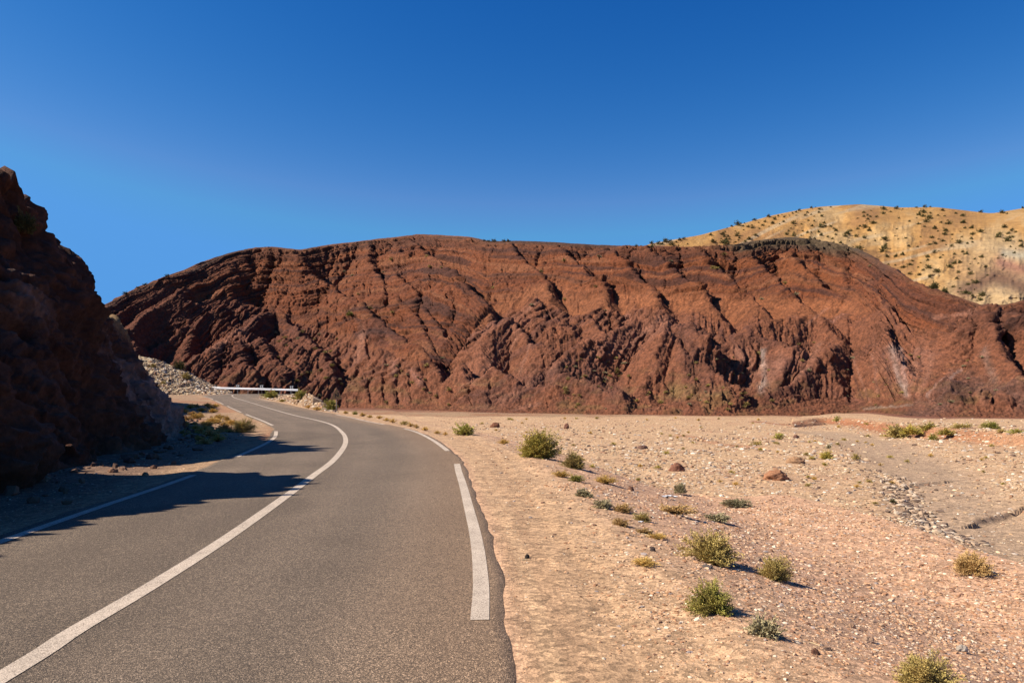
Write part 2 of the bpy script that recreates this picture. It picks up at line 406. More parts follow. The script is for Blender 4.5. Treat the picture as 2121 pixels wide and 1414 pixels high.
grd = grid_mesh('ground', GX, GY, gzv, M['ground'], col, flip=True); tag(grd, 'pale gravelly dry river bed and dusty roadside shoulder', kind='structure')

# ------------------------------------------------------------------ road ribbon + markings
def ribbon(name, i0, i1, lat_a, lat_b, zoff, mat, parent=None, ncross=2, skirt=0, colf=None):
    ii = np.arange(i0, i1); n = len(ii)
    la = lat_a[ii] if hasattr(lat_a, '__len__') else np.full(n, lat_a); lb = lat_b[ii] if hasattr(lat_b, '__len__') else np.full(n, lat_b)
    t = np.linspace(0, 1, ncross)[None, :]; lat = la[:, None]*(1-t)+lb[:, None]*t
    if skirt: lat = np.hstack([lat[:, :1]-.03, lat, lat[:, -1:]+.03])
    X = RX[ii, 0][:, None]+NR[ii, 0][:, None]*lat; Y = RX[ii, 1][:, None]+NR[ii, 1][:, None]*lat
    Z = np.repeat(RX[ii, 2][:, None]+zoff, lat.shape[1], 1)
    if skirt: Z[:, 0] -= skirt; Z[:, -1] -= skirt
    c = None
    if colf is not None: c = colf(X, Y, lat, ii)
    o = grid_mesh(name, X, Y, Z, mat, c, flip=False)
    if parent is not None: o.parent = parent
    return o
ns = len(st)
rag = .05*fbm(st*2.3, st*0, octv=4, seed=50)+.06*fbm(st*.35, st*0, octv=2, seed=51)
rag2 = .06*fbm(st*2.3, st*0+9, octv=4, seed=60)+.10*fbm(st*.3, st*0+3, octv=2, seed=61)
def acol(X, Y, lat, ii):
    c = np.ones(X.shape+(3,)); lw = wR[ii][:, None]
    c = c*(.97+.16*fbm(X*.6, Y*.6, octv=4, seed=70)[..., None])
    dust = sst(-1.6, .4, lat-lw)*.55; c = c*(1-dust[..., None])+np.array((1.9, 1.6, 1.3))*dust[..., None]
    track = (np.exp(-((lat-.75)/.35)**2)+np.exp(-((lat-2.05)/.35)**2)+np.exp(-((lat+.75)/.35)**2)+np.exp(-((lat+1.9)/.35)**2))
    c = c*(1+.13*track[..., None])
    pt = sst(.25, .4, fbm(X*.22+5, Y*.22, octv=3, seed=73)); c = c*(1-.16*pt[..., None])
    ck = np.exp(-(np.abs(fbm(X*.35, Y*.35, octv=5, seed=75, gain=.6))/.006)**2)*sst(.05, .3, fbm(X*.1, Y*.1, octv=2, seed=76)); c = c*(1-.0*ck[..., None])
    return c
road = ribbon('road', 0, ns, -(wL+.17+rag2), wR+.15+rag*.8, .006, M['asphalt'], ncross=60, skirt=.03, colf=acol)
tag(road, 'grey asphalt road curving left between cliff and river bed', kind='structure')
LW = .075
def sidx(P): return near_on(CS, np.array(P))
cl = ribbon('centre_line', 0, ns-1, -LW*1.05, LW*1.05, .0105, M['paint'], road, 3)
def edge(side, p0, p1, wdt=None):
    a, b = sorted((sidx(rp(*p0)) if len(p0) == 2 else sidx(p0), sidx(rp(*p1)) if len(p1) == 2 else sidx(p1)))
    wv = wR if side > 0 else -wL; h = wdt or .07
    return ribbon('edge_line', a, b+1, wv-h, wv+h, .0105, M['paint'], road, 3)
# right dashes
def at_station(side, P):
    """index of the station whose edge point is closest to P"""
    e = CS[:, :2]+NR*((wR if side > 0 else -wL)[:, None]); return int(np.argmin(np.linalg.norm(e-np.array(P[:2]), axis=1)))
def dash(side, p0, p1, h=.07):
    a, b = sorted((at_station(side, rp(*p0) if len(p0) == 2 else p0), at_station(side, rp(*p1) if len(p1) == 2 else p1)))
    wv = wR if side > 0 else -wL
    return ribbon('edge_line', a, b+1, wv-h, wv+h, .0105, M['paint'], road, 3)
dash(1, (998, 1287), (945, 961)); dash(1, (927, 934), (838, 887.5)); dash(1, (800, 879), (700, 858.5)); dash(1, (560, 830), (532, 824))
dash(1, (0.0, -3.0, 0), (0.0, 2.0, 0))
dash(-1, (-5.3, -12., 0), (405, 984.5)); dash(-1, (488, 947), (571, 893)); dash(-1, (564, 881), (511, 858)); dash(-1, (501, 853), (471, 841.5)); dash(-1, (465, 838), (445, 830)); dash(-1, (440, 827.5), (432, 821.7))

# ------------------------------------------------------------------ red hills: relief sculpted on a steep base slope
SKY = [(-300, 760), (0, 715), (150, 660), (190, 642), (230, 627), (270, 602), (330, 578), (400, 551), (460, 528), (520, 515), (560, 511), (620, 518), (680, 508), (760, 498),
       (820, 492), (868, 486), (920, 488), (970, 490), (1010, 500), (1060, 499), (1150, 502), (1240, 508), (1300, 510), (1360, 511), (1440, 513), (1520, 508), (1560, 500), (1600, 496),
       (1640, 491), (1700, 500), (1770, 515), (1800, 530), (1850, 557), (1900, 580), (1950, 600), (2000, 621), (2040, 634), (2075, 632), (2100, 628), (2200, 600), (2400, 560)]
RIDGES = [  # (slope of the left flank, of the right flank, [(u, v, height m), ...])
 # -- upper mountain
 (.06, .34, [(560, 500, 8), (610, 520, 9), (655, 558, 11), (700, 598, 12), (738, 640, 13), (765, 668, 12)]),
 (.10, .30, [(690, 628, 11), (715, 617, 13), (748, 628, 15), (790, 668, 16), (840, 705, 16), (885, 742, 15), (916, 768, 12)]),
 (.09, .30, [(765, 505, 4), (775, 545, 6), (795, 585, 6), (800, 620, 4)]),
 (.07, .34, [(845, 484, 7), (885, 515, 10), (925, 550, 11), (970, 588, 11), (1010, 622, 10), (1030, 640, 9)]),
 (.10, .30, [(820, 560, 6), (850, 590, 7), (868, 620, 6)]), (.10, .30, [(885, 590, 6), (925, 610, 7), (940, 640, 6)]),
 (.10, .34, [(800, 640, 3), (835, 645, 6), (862, 655, 8), (885, 690, 8), (900, 725, 7)]),
 (.10, .34, [(880, 650, 5), (905, 668, 8), (925, 700, 7), (915, 735, 5)]),
 (.10, .40, [(885, 765, 5), (905, 728, 9), (945, 685, 11), (985, 643, 12), (1012, 632, 11)]),
 (.07, .30, [(1050, 496, 6), (1090, 530, 8), (1125, 560, 8), (1150, 590, 6)]), (.07, .26, [(1150, 500, 6), (1205, 548, 7), (1262, 598, 5)]),
 (.07, .28, [(1240, 505, 6), (1275, 530, 7), (1320, 568, 8), (1368, 606, 6)]), (.07, .26, [(1335, 508, 6), (1380, 545, 7), (1430, 580, 7), (1462, 605, 4)]),
 (.07, .28, [(1435, 512, 6), (1480, 545, 7), (1530, 585, 7), (1560, 608, 4)]), (.07, .26, [(1540, 518, 6), (1590, 555, 7), (1635, 590, 7), (1660, 610, 4)]),
 (.07, .26, [(1640, 520, 6), (1690, 560, 6), (1740, 605, 4)]), (.06, .2, [(1740, 530, 5), (1800, 580, 5), (1860, 625, 4)]),
 # -- left badlands
 (.09, .36, [(205, 690, 6), (250, 668, 10), (300, 636, 13), (345, 613, 14), (368, 611, 14), (392, 622, 12), (400, 650, 8)]),
 (.12, .40, [(262, 665, 10), (280, 690, 11), (290, 730, 10), (300, 760, 6)]),
 (.10, .28, [(420, 625, 8), (450, 618, 9), (475, 630, 9), (500, 660, 6)]),
 (.09, .40, [(395, 745, 8), (440, 722, 13), (475, 694, 16), (492, 676, 17), (515, 672, 16), (545, 690, 15), (560, 720, 13), (575, 745, 10)]),
 (.10, .36, [(470, 770, 9), (488, 738, 14), (500, 700, 16)]), (.10, .34, [(500, 745, 12), (530, 765, 12), (560, 800, 9)]),
 (.09, .42, [(500, 665, 12), (545, 640, 15), (575, 631, 17), (600, 640, 17), (635, 672, 17), (665, 705, 17), (695, 742, 15), (715, 775, 10)]),
 (.10, .26, [(560, 740, 11), (600, 760, 12), (650, 790, 11), (700, 818, 7)]), (.11, .26, [(600, 700, 13), (640, 735, 13), (680, 775, 11), (700, 800, 7)]),
 (.09, .30, [(690, 720, 8), (725, 700, 12), (752, 683, 14), (760, 700, 14), (765, 740, 12), (775, 790, 8), (785, 815, 4)]),
 (.10, .14, [(815, 745, 8), (840, 770, 8), (870, 790, 6), (900, 815, 3)]),
 # -- middle spurs
 (.055, .34, [(905, 822, 3), (925, 790, 8), (965, 745, 13), (1010, 695, 16), (1045, 662, 18), (1062, 652, 18), (1085, 668, 17), (1115, 695, 15), (1150, 722, 12), (1175, 742, 8)]),
 (.07, .30, [(1090, 665, 11), (1140, 668, 12), (1185, 668, 13), (1215, 652, 15), (1238, 660, 15), (1258, 682, 13)]),
 (.05, .36, [(965, 856, 2), (1020, 815, 8), (1070, 785, 13), (1120, 758, 17), (1165, 736, 20), (1205, 738, 21), (1235, 760, 20), (1270, 788, 17), (1292, 808, 13), (1320, 830, 6)]),
 (.12, .40, [(1012, 780, 9), (1030, 752, 15), (1045, 748, 16), (1062, 765, 14), (1072, 785, 10)]),
 (.045, .34, [(1120, 775, 8), (1160, 735, 12), (1210, 705, 15), (1260, 680, 17), (1320, 658, 19), (1375, 645, 21), (1400, 650, 21), (1440, 668, 20), (1470, 688, 19), (1482, 715, 17), (1490, 760, 11), (1500, 800, 6)]),
 (.12, .34, [(1330, 790, 10), (1355, 740, 14), (1378, 690, 18), (1390, 655, 20)]), (.12, .34, [(1400, 700, 15), (1425, 735, 14), (1440, 785, 10), (1455, 825, 4)]),
 # -- right badlands
 (.07, .30, [(1480, 700, 10), (1520, 690, 12), (1570, 690, 13), (1620, 702, 14), (1650, 720, 14), (1675, 740, 11)]),
 (.05, .12, [(1490, 856, 3), (1550, 826, 7), (1610, 798, 12), (1670, 765, 15), (1715, 730, 17), (1742, 703, 17)]),
 (.08, .30, [(1560, 670, 8), (1620, 655, 10), (1690, 650, 12), (1730, 660, 13), (1765, 682, 12)]),
 (.06, .36, [(1765, 700, 11), (1795, 660, 15), (1828, 634, 17), (1860, 642, 17), (1890, 662, 16), (1930, 685, 12), (1955, 700, 8)]),
 (.08, .30, [(1930, 660, 10), (1965, 655, 12), (1990, 670, 11)]),
 (.05, .14, [(1560, 858, 3), (1620, 830, 8), (1665, 800, 11), (1700, 788, 12), (1740, 808, 11), (1780, 838, 7), (1805, 856, 3)]),
 (.07, .24, [(1800, 780, 8), (1830, 740, 11), (1870, 712, 13), (1910, 710, 13), (1940, 730, 12), (1960, 770, 9), (1940, 830, 4)]),
 (.06, .30, [(1930, 710, 10), (1975, 680, 13), (2020, 650, 16), (2040, 650, 16), (2060, 690, 15), (2085, 735, 13), (2115, 780, 9)]),
 (.05, .26, [(1850, 872, 4), (1905, 846, 9), (1950, 805, 15), (1985, 768, 19), (2003, 764, 19), (2035, 782, 18), (2075, 800, 15), (2110, 815, 12)]),
 (.04, .14, [(1842, 884, 2), (1900, 866, 8), (1960, 846, 14), (2040, 822, 20), (2121, 792, 25), (2250, 760, 28)]),
 (.05, .16, [(1940, 876, 5), (2010, 848, 10), (2070, 812, 16), (2121, 785, 20), (2200, 750, 22), (2350, 720, 22)]),
 (.08, .30, [(2050, 640, 9), (2100, 655, 12), (2150, 690, 12), (2250, 740, 10)]),
]
def blur(a, k):
    for ax in (0, 1):
        p = np.pad(a, [(k, k) if q == ax else (0, 0) for q in (0, 1)], 'edge'); c_ = np.cumsum(p, axis=ax)
        z_ = np.zeros_like(np.take(c_, [0], ax)); c_ = np.concatenate([z_, c_], ax); n_ = a.shape[ax]
        a = (np.take(c_, np.arange(2*k+1, 2*k+1+n_), ax)-np.take(c_, np.arange(0, n_), ax))/(2*k+1)
    return a
nu, nv = 1760, 900
us = np.linspace(-260, 2380, nu); sk = smooth_tab(us, SKY, 8); tv = tab(us, TOEV)
V1 = [(0, 640), (200, 655), (360, 600), (500, 625), (700, 690), (900, 760), (960, 700), (1030, 630), (1100, 590), (1200, 604), (1450, 608), (1600, 614), (1700, 622), (1900, 652), (2100, 700)]
V2 = [(0, 640), (200, 655), (360, 605), (500, 630), (700, 695), (900, 765), (960, 705), (1040, 640), (1100, 618), (1200, 650), (1300, 640), (1400, 640), (1500, 658), (1600, 664), (1750, 655), (1850, 632), (1950, 665), (2050, 645), (2121, 680)]
V3 = [(0, 850), (480, 838), (620, 826), (700, 795), (780, 800), (900, 790), (940, 825), (980, 848), (1300, 828), (1400, 828), (1500, 836), (1560, 842), (1700, 848), (1840, 855), (1900, 884), (2300, 890)]
ZT = -2.15
Yt = ((CH-ZT)*F/(tv-HY)); Yt = np.where(us < 700, np.interp(us, [-300, 450, 700], [118, 138, 150]), Yt)
Yt = smooth_tab(us, np.stack([us, Yt], -1), 40)
tt_ = np.linspace(0, 1, 240)[:, None]; Vb_ = sk[None]+(tv-sk)[None]*tt_
abv = tv[None]-Vb_; ta = .115+.235*sst(0, 125, abv)+.09*sst(125, 330, abv); e = (HY-Vb_)/F
Ybs = (Yt[None]-(ZT-CH)/ta)/(1-np.minimum(e, .9*ta)/ta)           # distance of the mean slope for every photo row
Zbs = CH-(Vb_-HY)/F*Ybs
def base_Y(u, v):
    i = int(np.clip(np.searchsorted(us, u), 0, nu-1)); return float(np.interp(v, Vb_[:, i], Ybs[:, i]))
Ysk = Ybs[0]; Zsk = Zbs[0]
# plan grid: columns are bearings, rows are distances
q_ = np.linspace(0, 1, nv)[:, None]
Yg = (Ysk+14)[None]*(1-q_)+(Yt-20)[None]*q_            # row 0 farthest
U = np.repeat(us[None], nv, 0); Xg = (U-CX)/F*Yg
zb = np.empty_like(Yg)
for i in range(nu): zb[:, i] = np.interp(Yg[:, i], Ybs[::-1, i], Zbs[::-1, i], left=ZT-.6)
zb = zb-np.maximum(Yg-Ysk[None], 0)*.30
Xw = Xg+.7*fbm(Xg*.10, Yg*.10, octv=4, seed=90)+.35*fbm(Xg*.45, Yg*.45, octv=3, seed=92)
Yw = Yg+.7*fbm(Xg*.10, Yg*.10, octv=4, seed=95)+.35*fbm(Xg*.45, Yg*.45, octv=3, seed=97)
# evaluate at half resolution
Xh, Yh = Xw[::2, ::2], Yw[::2, ::2]
Zr = np.full(Xh.shape, -40.0)
for kl, kr, pts in RIDGES:
    W = []
    for u, v, h in pts:
        v = max(v, float(np.interp(u, us, sk))+6); yb = base_Y(u, v); Yc_ = yb-h*(.5+.85*float(sst(90, 190, v-float(np.interp(u, us, sk)))))*yb/150; W.append(((u-CX)/F*Yc_, Yc_, CH-(v-HY)/F*Yc_))
    H = [p[2] for p in W]; P = [(p[0], p[1]) for p in W]
    m_ = 45; bx0, bx1, by0, by1 = min(p[0] for p in P)-m_, max(p[0] for p in P)+m_, min(p[1] for p in P)-m_, max(p[1] for p in P)+m_
    msk = (Xh > bx0) & (Xh < bx1) & (Yh > by0) & (Yh < by1)
    xs_, ys_ = Xh[msk], Yh[msk]
    d_, par = seg_dist(xs_, ys_, P); h_ = np.interp(par, np.arange(len(H)), H)
    i0 = np.clip(par.astype(int), 0, len(P)-2); f_ = par-i0; pa = np.array(P)
    nx = pa[i0, 0]+(pa[i0+1, 0]-pa[i0, 0])*f_; s_ = (xs_-nx)/(np.abs(d_)+.15)
    sl = .62+kl*2.6; sr = 1.15+kr*2.6; kk = sl+(sr-sl)*sst(-.15, .5, s_)
    ny = pa[i0, 1]+(pa[i0+1, 1]-pa[i0, 1])*f_; dx_ = xs_-nx; dy_ = ys_-ny; ky = np.where(dy_ < 0, .80, .85)
    zz = h_-(np.sqrt((kk*dx_)**2+(ky*dy_)**2+.05)-.22)
    Zr[msk] = np.maximum(Zr[msk], zz)
def up2(a, shape):
    r, c = shape; yi = np.minimum(np.arange(r)/2, a.shape[0]-1.0001); xi = np.minimum(np.arange(c)/2, a.shape[1]-1.0001)
    y0 = yi.astype(int); x0 = xi.astype(int); fy = (yi-y0)[:, None]; fx = (xi-x0)[None]
    b = a[y0]*(1-fy)+a[y0+1]*fy; return b[:, x0]*(1-fx)+b[:, x0+1]*fx
Zr = up2(Zr, Yg.shape)
low = 10.0*sst(0, 16, zb-ZT)*sst(0, 55, (Ysk[None]-Yg))
floor_ = zb-low*(1+.5*fbm(Xg*.05, Yg*.05, octv=3, seed=104))
zz = np.maximum(floor_, Zr)
# zones, by the photo row each point projects to
Vp0 = HY+(CH-zz)/Yg*F
wob = 12*fbm(U*.02, Vp0*.02, octv=3, seed=101)
v1 = smooth_tab(us, V1, 12)[None]; v2 = smooth_tab(us, V2, 12)[None]; v3 = smooth_tab(us, V3, 12)[None]
m_up = sst(10, -10, Vp0+wob-v1); m_low = sst(-6, 8, Vp0+wob-v2); m_toe = sst(-8, 8, Vp0+wob*.5-v3)
m_mid = np.clip(1-m_up-m_low, 0, 1)
flm = m_low*sst(1420, 1560, U)*(1-m_toe)
hh = np.maximum(zz-ZT, 0)
ero = .9*ridged(Xg*.085, Yg*.05, octv=4, seed=110)*(m_low)+1.8*ridged((Xg+.7*Yg)*.075, (Yg-.5*Xg)*.04, octv=4, seed=115)*m_up+.5*flm*ridged(Xg*.22+.4*noise(Xg*.1, Yg*.1, seed=117), Yg*.03, octv=4, seed=118)
zz = zz+(ero-.5)*sst(1, 9, hh)*(1-.85*m_toe)*(1-.6*m_mid)*sst(0, 8, Ysk[None]-Yg)
def erode(z, x, y, msk, its=5, kq=.072, S=1.3, passes=10):
    """rain on the slope: water collects downhill, cuts gullies, and their banks slump to slope S"""
    z = z.copy(); nr, nc = z.shape; idx = np.arange(nr*nc).reshape(nr, nc); ex_ = np.hypot(np.gradient(x, axis=1), 0); ey_ = np.abs(np.gradient(y, axis=0)); area = ex_*ey_
    nb = [(-1, 0), (1, 0), (0, -1), (0, 1), (-1, -1), (-1, 1), (1, -1), (1, 1)]
    def sh(a, dr, dc): return np.roll(np.roll(a, -dr, 0), -dc, 1)
    dist = [np.hypot(dr*ey_, dc*ex_)+1e-6 for dr, dc in nb]
    inner = np.zeros(z.shape, bool); inner[1:-1, 1:-1] = True
    for it in range(its):
        best = np.full(z.shape, 1e-6); rec = idx.copy()
        for (dr, dc), dd_ in zip(nb, dist):
            s_ = (z-sh(z, dr, dc))/dd_; m = (s_ > best) & inner; best = np.where(m, s_, best); rec = np.where(m, sh(idx, dr, dc), rec)
        A_ = area.ravel().tolist(); r_ = rec.ravel().tolist(); order = np.argsort(-z, axis=None).tolist()
        for i in order:
            j = r_[i]
            if j != i: A_[j] += A_[i]
        A_ = np.array(A_).reshape(z.shape)
        z = z-np.clip(kq*np.maximum(A_-1.2, 0)**.42*np.clip(best*1.5, .1, 1.3), 0, .8)*msk
        for p in range(passes):
            for (dr, dc), dd_ in zip(nb[:4], dist[:4]):
                zn = sh(z, dr, dc)+S*dd_; z = np.where(inner, np.minimum(z, zn), z)
    return z
sf = np.clip(Yg-Yt[None]-1-6*fbm(Xg*.045, Yg*.006, octv=4, seed=112), 0, 200)
cap_ = ZT+.30*sf+.06*sf**2.3; fan = sst(-.3, .8, zz-cap_)*sst(9, 3, sf)
zz = -np.logaddexp(-zz/.5, -cap_/.5)*.5
zh = zz[::2, ::2]; mk = (m_low*1.0+m_up*.62+m_mid*.40)*(1-.8*m_toe); mk = mk*sst(0, 3, hh)*sst(0, 6, Ysk[None]-Yg)
ze = erode(zh, Xg[::2, ::2], Yg[::2, ::2], mk[::2, ::2])
zz = zz+up2(np.clip(ze-zh, -7, 0), zz.shape)
apr = ZT+.23*np.clip(Yg-Yt[None]-1.5*fbm(U*.01, U*0, octv=3, seed=111), 0, 20)+.04*np.clip(Yg-Yt[None], 0, 30)
apr = apr+.25*fbm(Xg*.15, Yg*.15, octv=4, seed=120)*sst(0, 4, Yg-Yt[None])
m_toe = np.clip(np.maximum(np.maximum(m_toe*.3, sst(-.5, .7, apr-zz)), sst(4, 1, sf)), 0, 1)*sst(30, 20, Yg-Yt[None]); zz = np.maximum(zz, apr)+.35*np.exp(-((zz-apr)/.7)**2)*.5
zz = zz-np.maximum(Yt[None]-1-Yg, 0)*.75; zz = .8*zz+.2*blur(zz, 1)
R = blur(blur(zz-zb, 6), 6)
# keep the skyline of the photograph: lift or lower each column so its highest sight line meets it
X, Y, Z = Xg.copy(), Yg.copy(), zz
vm = np.min(HY+(CH-Z)/Y*F, axis=0); dvk = np.convolve(np.pad(vm-sk, 12, 'edge'), np.ones(25)/25, 'valid')
hfac = sst(10, 28, Z-ZT); Z = Z+(dvk[None]/F*Y)*hfac
V = HY+(CH-Z)/Y*F
back = []
for k, (dy, dz) in enumerate([(10, -4), (30, -14), (80, -50)]):
    back.append((X[0]*(1+dy/Y[0]), Y[0]+dy, Z[0]+dz))
for bx, by, bz in back:
    X = np.vstack([bx[None], X]); Y = np.vstack([by[None], Y]); Z = np.vstack([bz[None], Z])
pad = len(back)
def padm(a): return np.vstack([np.repeat(a[:1], pad, 0), a])
Up, Vp, mU, mL, mM, mT, Rp, fm = map(padm, (U, V, m_up, m_low, m_mid, m_toe, R, flm))
def normals(X, Y, Z):
    a = np.stack([np.gradient(X, axis=1), np.gradient(Y, axis=1), np.gradient(Z, axis=1)], -1)
    b = np.stack([np.gradient(X, axis=0), np.gradient(Y, axis=0), np.gradient(Z, axis=0)], -1)
    n = np.cross(b, a); n /= np.linalg.norm(n, axis=-1, keepdims=True)+1e-9
    s = np.sign(-n[..., 1:2]+.0001); return n
nrm = normals(blur(X, 5), blur(Y, 5), blur(Z, 5))
if np.mean(nrm[..., 2]) < 0: nrm = -nrm
skp = smooth_tab(us, SKY, 60)[None]
wS = fbm(Up*.011, Vp*.02, octv=3, seed=130)
Su = (Zsk[None]-Z)*.85-(Ysk[None]-Y)*.12+wS*1.6                                    # folded beds following the crest
bl = np.interp(us, [700, 900, 1250, 1500, 1700, 2100], [.5, 1.0, 1.0, .35, .22, .8])[None]
Sl = X*.8-Z*bl+Y*.15+wS*1.8
def stairs(s, sharp=.25):
    f = s-np.floor(s); return np.where(f < 1-sharp, f/(1-sharp), (1-f)/sharp)
var_u = .35+.65*sst(-.3, .3, fbm(X*.05, Y*.05, Z*.05, octv=3, seed=133))
def blocks(s_, along, per, wdt, seed):
    """bedded, jointed rock: random block heights inside each bed (0..1)"""
    k = np.floor(s_/per); off = _h(k.astype(np.int64), k.astype(np.int64)*0, k.astype(np.int64)*0, seed)*50
    a_ = along/wdt+off; c_ = np.floor(a_); fr = a_-c_
    h0 = _h(k.astype(np.int64), c_.astype(np.int64), np.zeros_like(k).astype(np.int64), seed+1)
    return h0*(.55+.45*fr)          # each block tilts a little
al = X+2.0*fbm(X*.2, Y*.2, Z*.2, octv=3, seed=134)
d = mU*var_u*(.9*stairs(Su/2.3, .12)+.65*stairs(Su/.9+.3, .2)+.35*stairs(Su/.42, .3)+.40*blocks(Su, al, 2.3, 4.0, 701)+.45*blocks(Su+.4, al, .9, 2.2, 705)+.30*blocks(Su, al, .42, 1.0, 709))
var_l = sst(-.25, .3, fbm(X*.05+9, Y*.05, Z*.05, octv=3, seed=137))
alZ = Z+1.5*fbm(X*.2, Y*.2, Z*.2, octv=3, seed=136)
lowm = mL*(1-mT)
d = d+lowm*(.2+.8*var_l)*(.75*stairs(Sl/1.9, .3)+.45*stairs(Sl/.7, .3)+.35*blocks(Sl, alZ, .8, 2.5, 711)+.2*blocks(Sl, alZ, .35, 1.0, 715))
rough = ridged(X*.55, Y*.55, Z*.55, octv=4, seed=140, gain=.65)
d = d+(mU*.0+mL*.20+mM*.08+mT*.06)*rough*.8*(1-.5*fm)
lump = fbm(X*.13, Y*.13, Z*.13, octv=4, seed=145); d = d+(mU*.4+mL*.15*(1-.6*fm)+mM*.5)*lump*(1-.95*mT)
rb = sst(.1, .5, fbm(X*.12+30, Y*.12, Z*.12, octv=3, seed=147))       # rocky outcrops among smoother dirt
d = d+lowm*rb*(.8*blocks(Z+.3*X, X-.4*Z, .9, 1.4, 721)+.5*blocks(Z-.2*X, X, .45, .6, 723))
rl = ridged(X*.42+.9*fbm(X*.12, Y*.12, Z*.12, octv=2, seed=151), Y*.05, Z*.05, octv=4, seed=152, gain=.6)
d = d+rl*lowm*.30*sst(-.4, .3, fbm(X*.04, Y*.04, octv=2, seed=153))+rl*mU*.25
fine = fbm(X*1.6, Y*1.6, Z*1.6, octv=3, seed=150, gain=.9); d = d+fine*(.24*mU+.24*mL+.10*mM+.07)*1.3
d[:pad] *= 0
d *= .15+.85*sst(0, 14, Vp-sk[None])
X = X+nrm[..., 0]*d; Y = Y+nrm[..., 1]*d; Z = Z+nrm[..., 2]*d
c = np.zeros(X.shape+(3,))
c[:] = (.185, .055, .020)
cn = fbm(X*.03, Y*.03, Z*.03, octv=4, seed=160)
c = mixc(c, (.215, .078, .038), mL); c = mixc(c, (.24, .085, .035), mM); c = mixc(c, (.19, .068, .032), mT)
c = mixc(c, (.20, .064, .022), mU*sst(.05, .4, cn)*.7)
c = mixc(c, (.095, .036, .024), mU*sst(.05, .45, -cn)*.6)
thin = noise(Su*1.7, al*.05, seed=168); c = mixc(c, (.055, .022, .016), mU*sst(.25, .65, thin)*.75); c = mixc(c, (.26, .105, .048), mU*sst(.35, .7, -thin)*.5)
thl = noise(Sl*1.4, alZ*.04, seed=169); c = mixc(c, (.07, .028, .021), lowm*sst(.3, .7, thl)*.6*var_l); c = mixc(c, (.30, .14, .09), lowm*sst(.35, .7, -thl)*.5*var_l)
band = noise(Su*.9, Su*0+.5, seed=162); c = mixc(c, (.085, .033, .021), mU*sst(.2, .8, band)*.55); c = mixc(c, (.22, .088, .04), mU*sst(.3, .9, -band)*.45)
bandl = noise(Sl*1.3, Sl*0+.5, seed=163); c = mixc(c, (.29, .13, .09), mL*(1-mT)*sst(.25, .8, bandl)*.6*var_l); c = mixc(c, (.105, .042, .032), mL*(1-mT)*sst(.25, .8, -bandl)*.5)
c = mixc(c, (.10, .041, .029), mL*(1-mT)*sst(.05, .5, cn)*.55)
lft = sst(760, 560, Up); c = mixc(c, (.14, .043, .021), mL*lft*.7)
veg = sst(.0, .6, fbm(Up*.03, Vp*.09, octv=4, seed=166))*mL*sst(740, 800, Vp); c = mixc(c, (.20, .12, .045), veg*.45)
# dark scrubby cap along the crest
cap = sst(26, 4, Vp-sk[None])*(.25+.75*sst(1440, 1540, Up)*sst(1860, 1700, Up))
cap = np.clip(cap+sst(42, 18, Vp-sk[None])*sst(1500, 1560, Up)*sst(1800, 1720, Up), 0, 1)
c = mixc(c, (.105, .075, .042), cap*.9)
# pale grey streaks
def streak(pts, wd, colr, amt):
    global c
    q, _ = seg_dist(Up+3*wS, Vp+6*wS, pts); c = mixc(c, colr, np.exp(-(q/wd)**2)*amt*(.6+.4*sst(-.2, .3, fine)))
streak([(1584, 735), (1586, 770), (1592, 800), (1578, 812)], 7, (.42, .33, .28), .85)
streak([(1848, 725), (1858, 760), (1868, 790), (1878, 815)], 7, (.42, .33, .28), .85)
streak([(1862, 722), (1872, 760), (1880, 800)], 4, (.40, .30, .26), .7)
streak([(1925, 825), (1965, 790), (1990, 768)], 3.5, (.36, .24, .20), .8)
streak([(1790, 848), (1890, 838)], 2.0, (.5, .38, .3), .5)
streak([(815, 752), (822, 790)], 6, (.36, .17, .12), .6); streak([(855, 768), (872, 798)], 6, (.38, .18, .13), .6)
streak([(2045, 730), (2060, 790)], 9, (.26, .16, .12), .6)
for pts_, w_, cl_, am_ in [([(1000, 840), (1100, 795), (1200, 770), (1270, 810)], 26, (.135, .058, .042), .7), ([(1880, 870), (1950, 840), (2010, 800), (2060, 810), (2121, 830)], 26, (.15, .075, .055), .75),
    ([(975, 790), (1040, 710), (1085, 670)], 24, (.29, .118, .07), .6), ([(1230, 740), (1320, 690), (1375, 670)], 20, (.29, .13, .085), .55), ([(1400, 815), (1500, 828)], 14, (.24, .16, .06), .6), ([(1420, 690), (1440, 760), (1460, 800)], 26, (.12, .05, .035), .6),
    ([(1540, 740), (1560, 790), (1620, 760), (1680, 740)], 22, (.29, .125, .08), .6), ([(1840, 740), (1880, 780), (1920, 740)], 26, (.30, .135, .088), .6), ([(1600, 820), (1700, 800), (1780, 835)], 18, (.15, .06, .04), .6),
    ([(1150, 590), (1300, 622), (1500, 632), (1650, 640), (1800, 625)], 12, (.30, .105, .042), .6), ([(430, 740), (480, 700)], 12, (.27, .085, .035), .6), ([(640, 700), (560, 660)], 10, (.10, .04, .03), .4)]:
    streak(pts_, w_, cl_, am_)  # spur tints: rock and scrub tones, plus a sunlit slope painted lighter
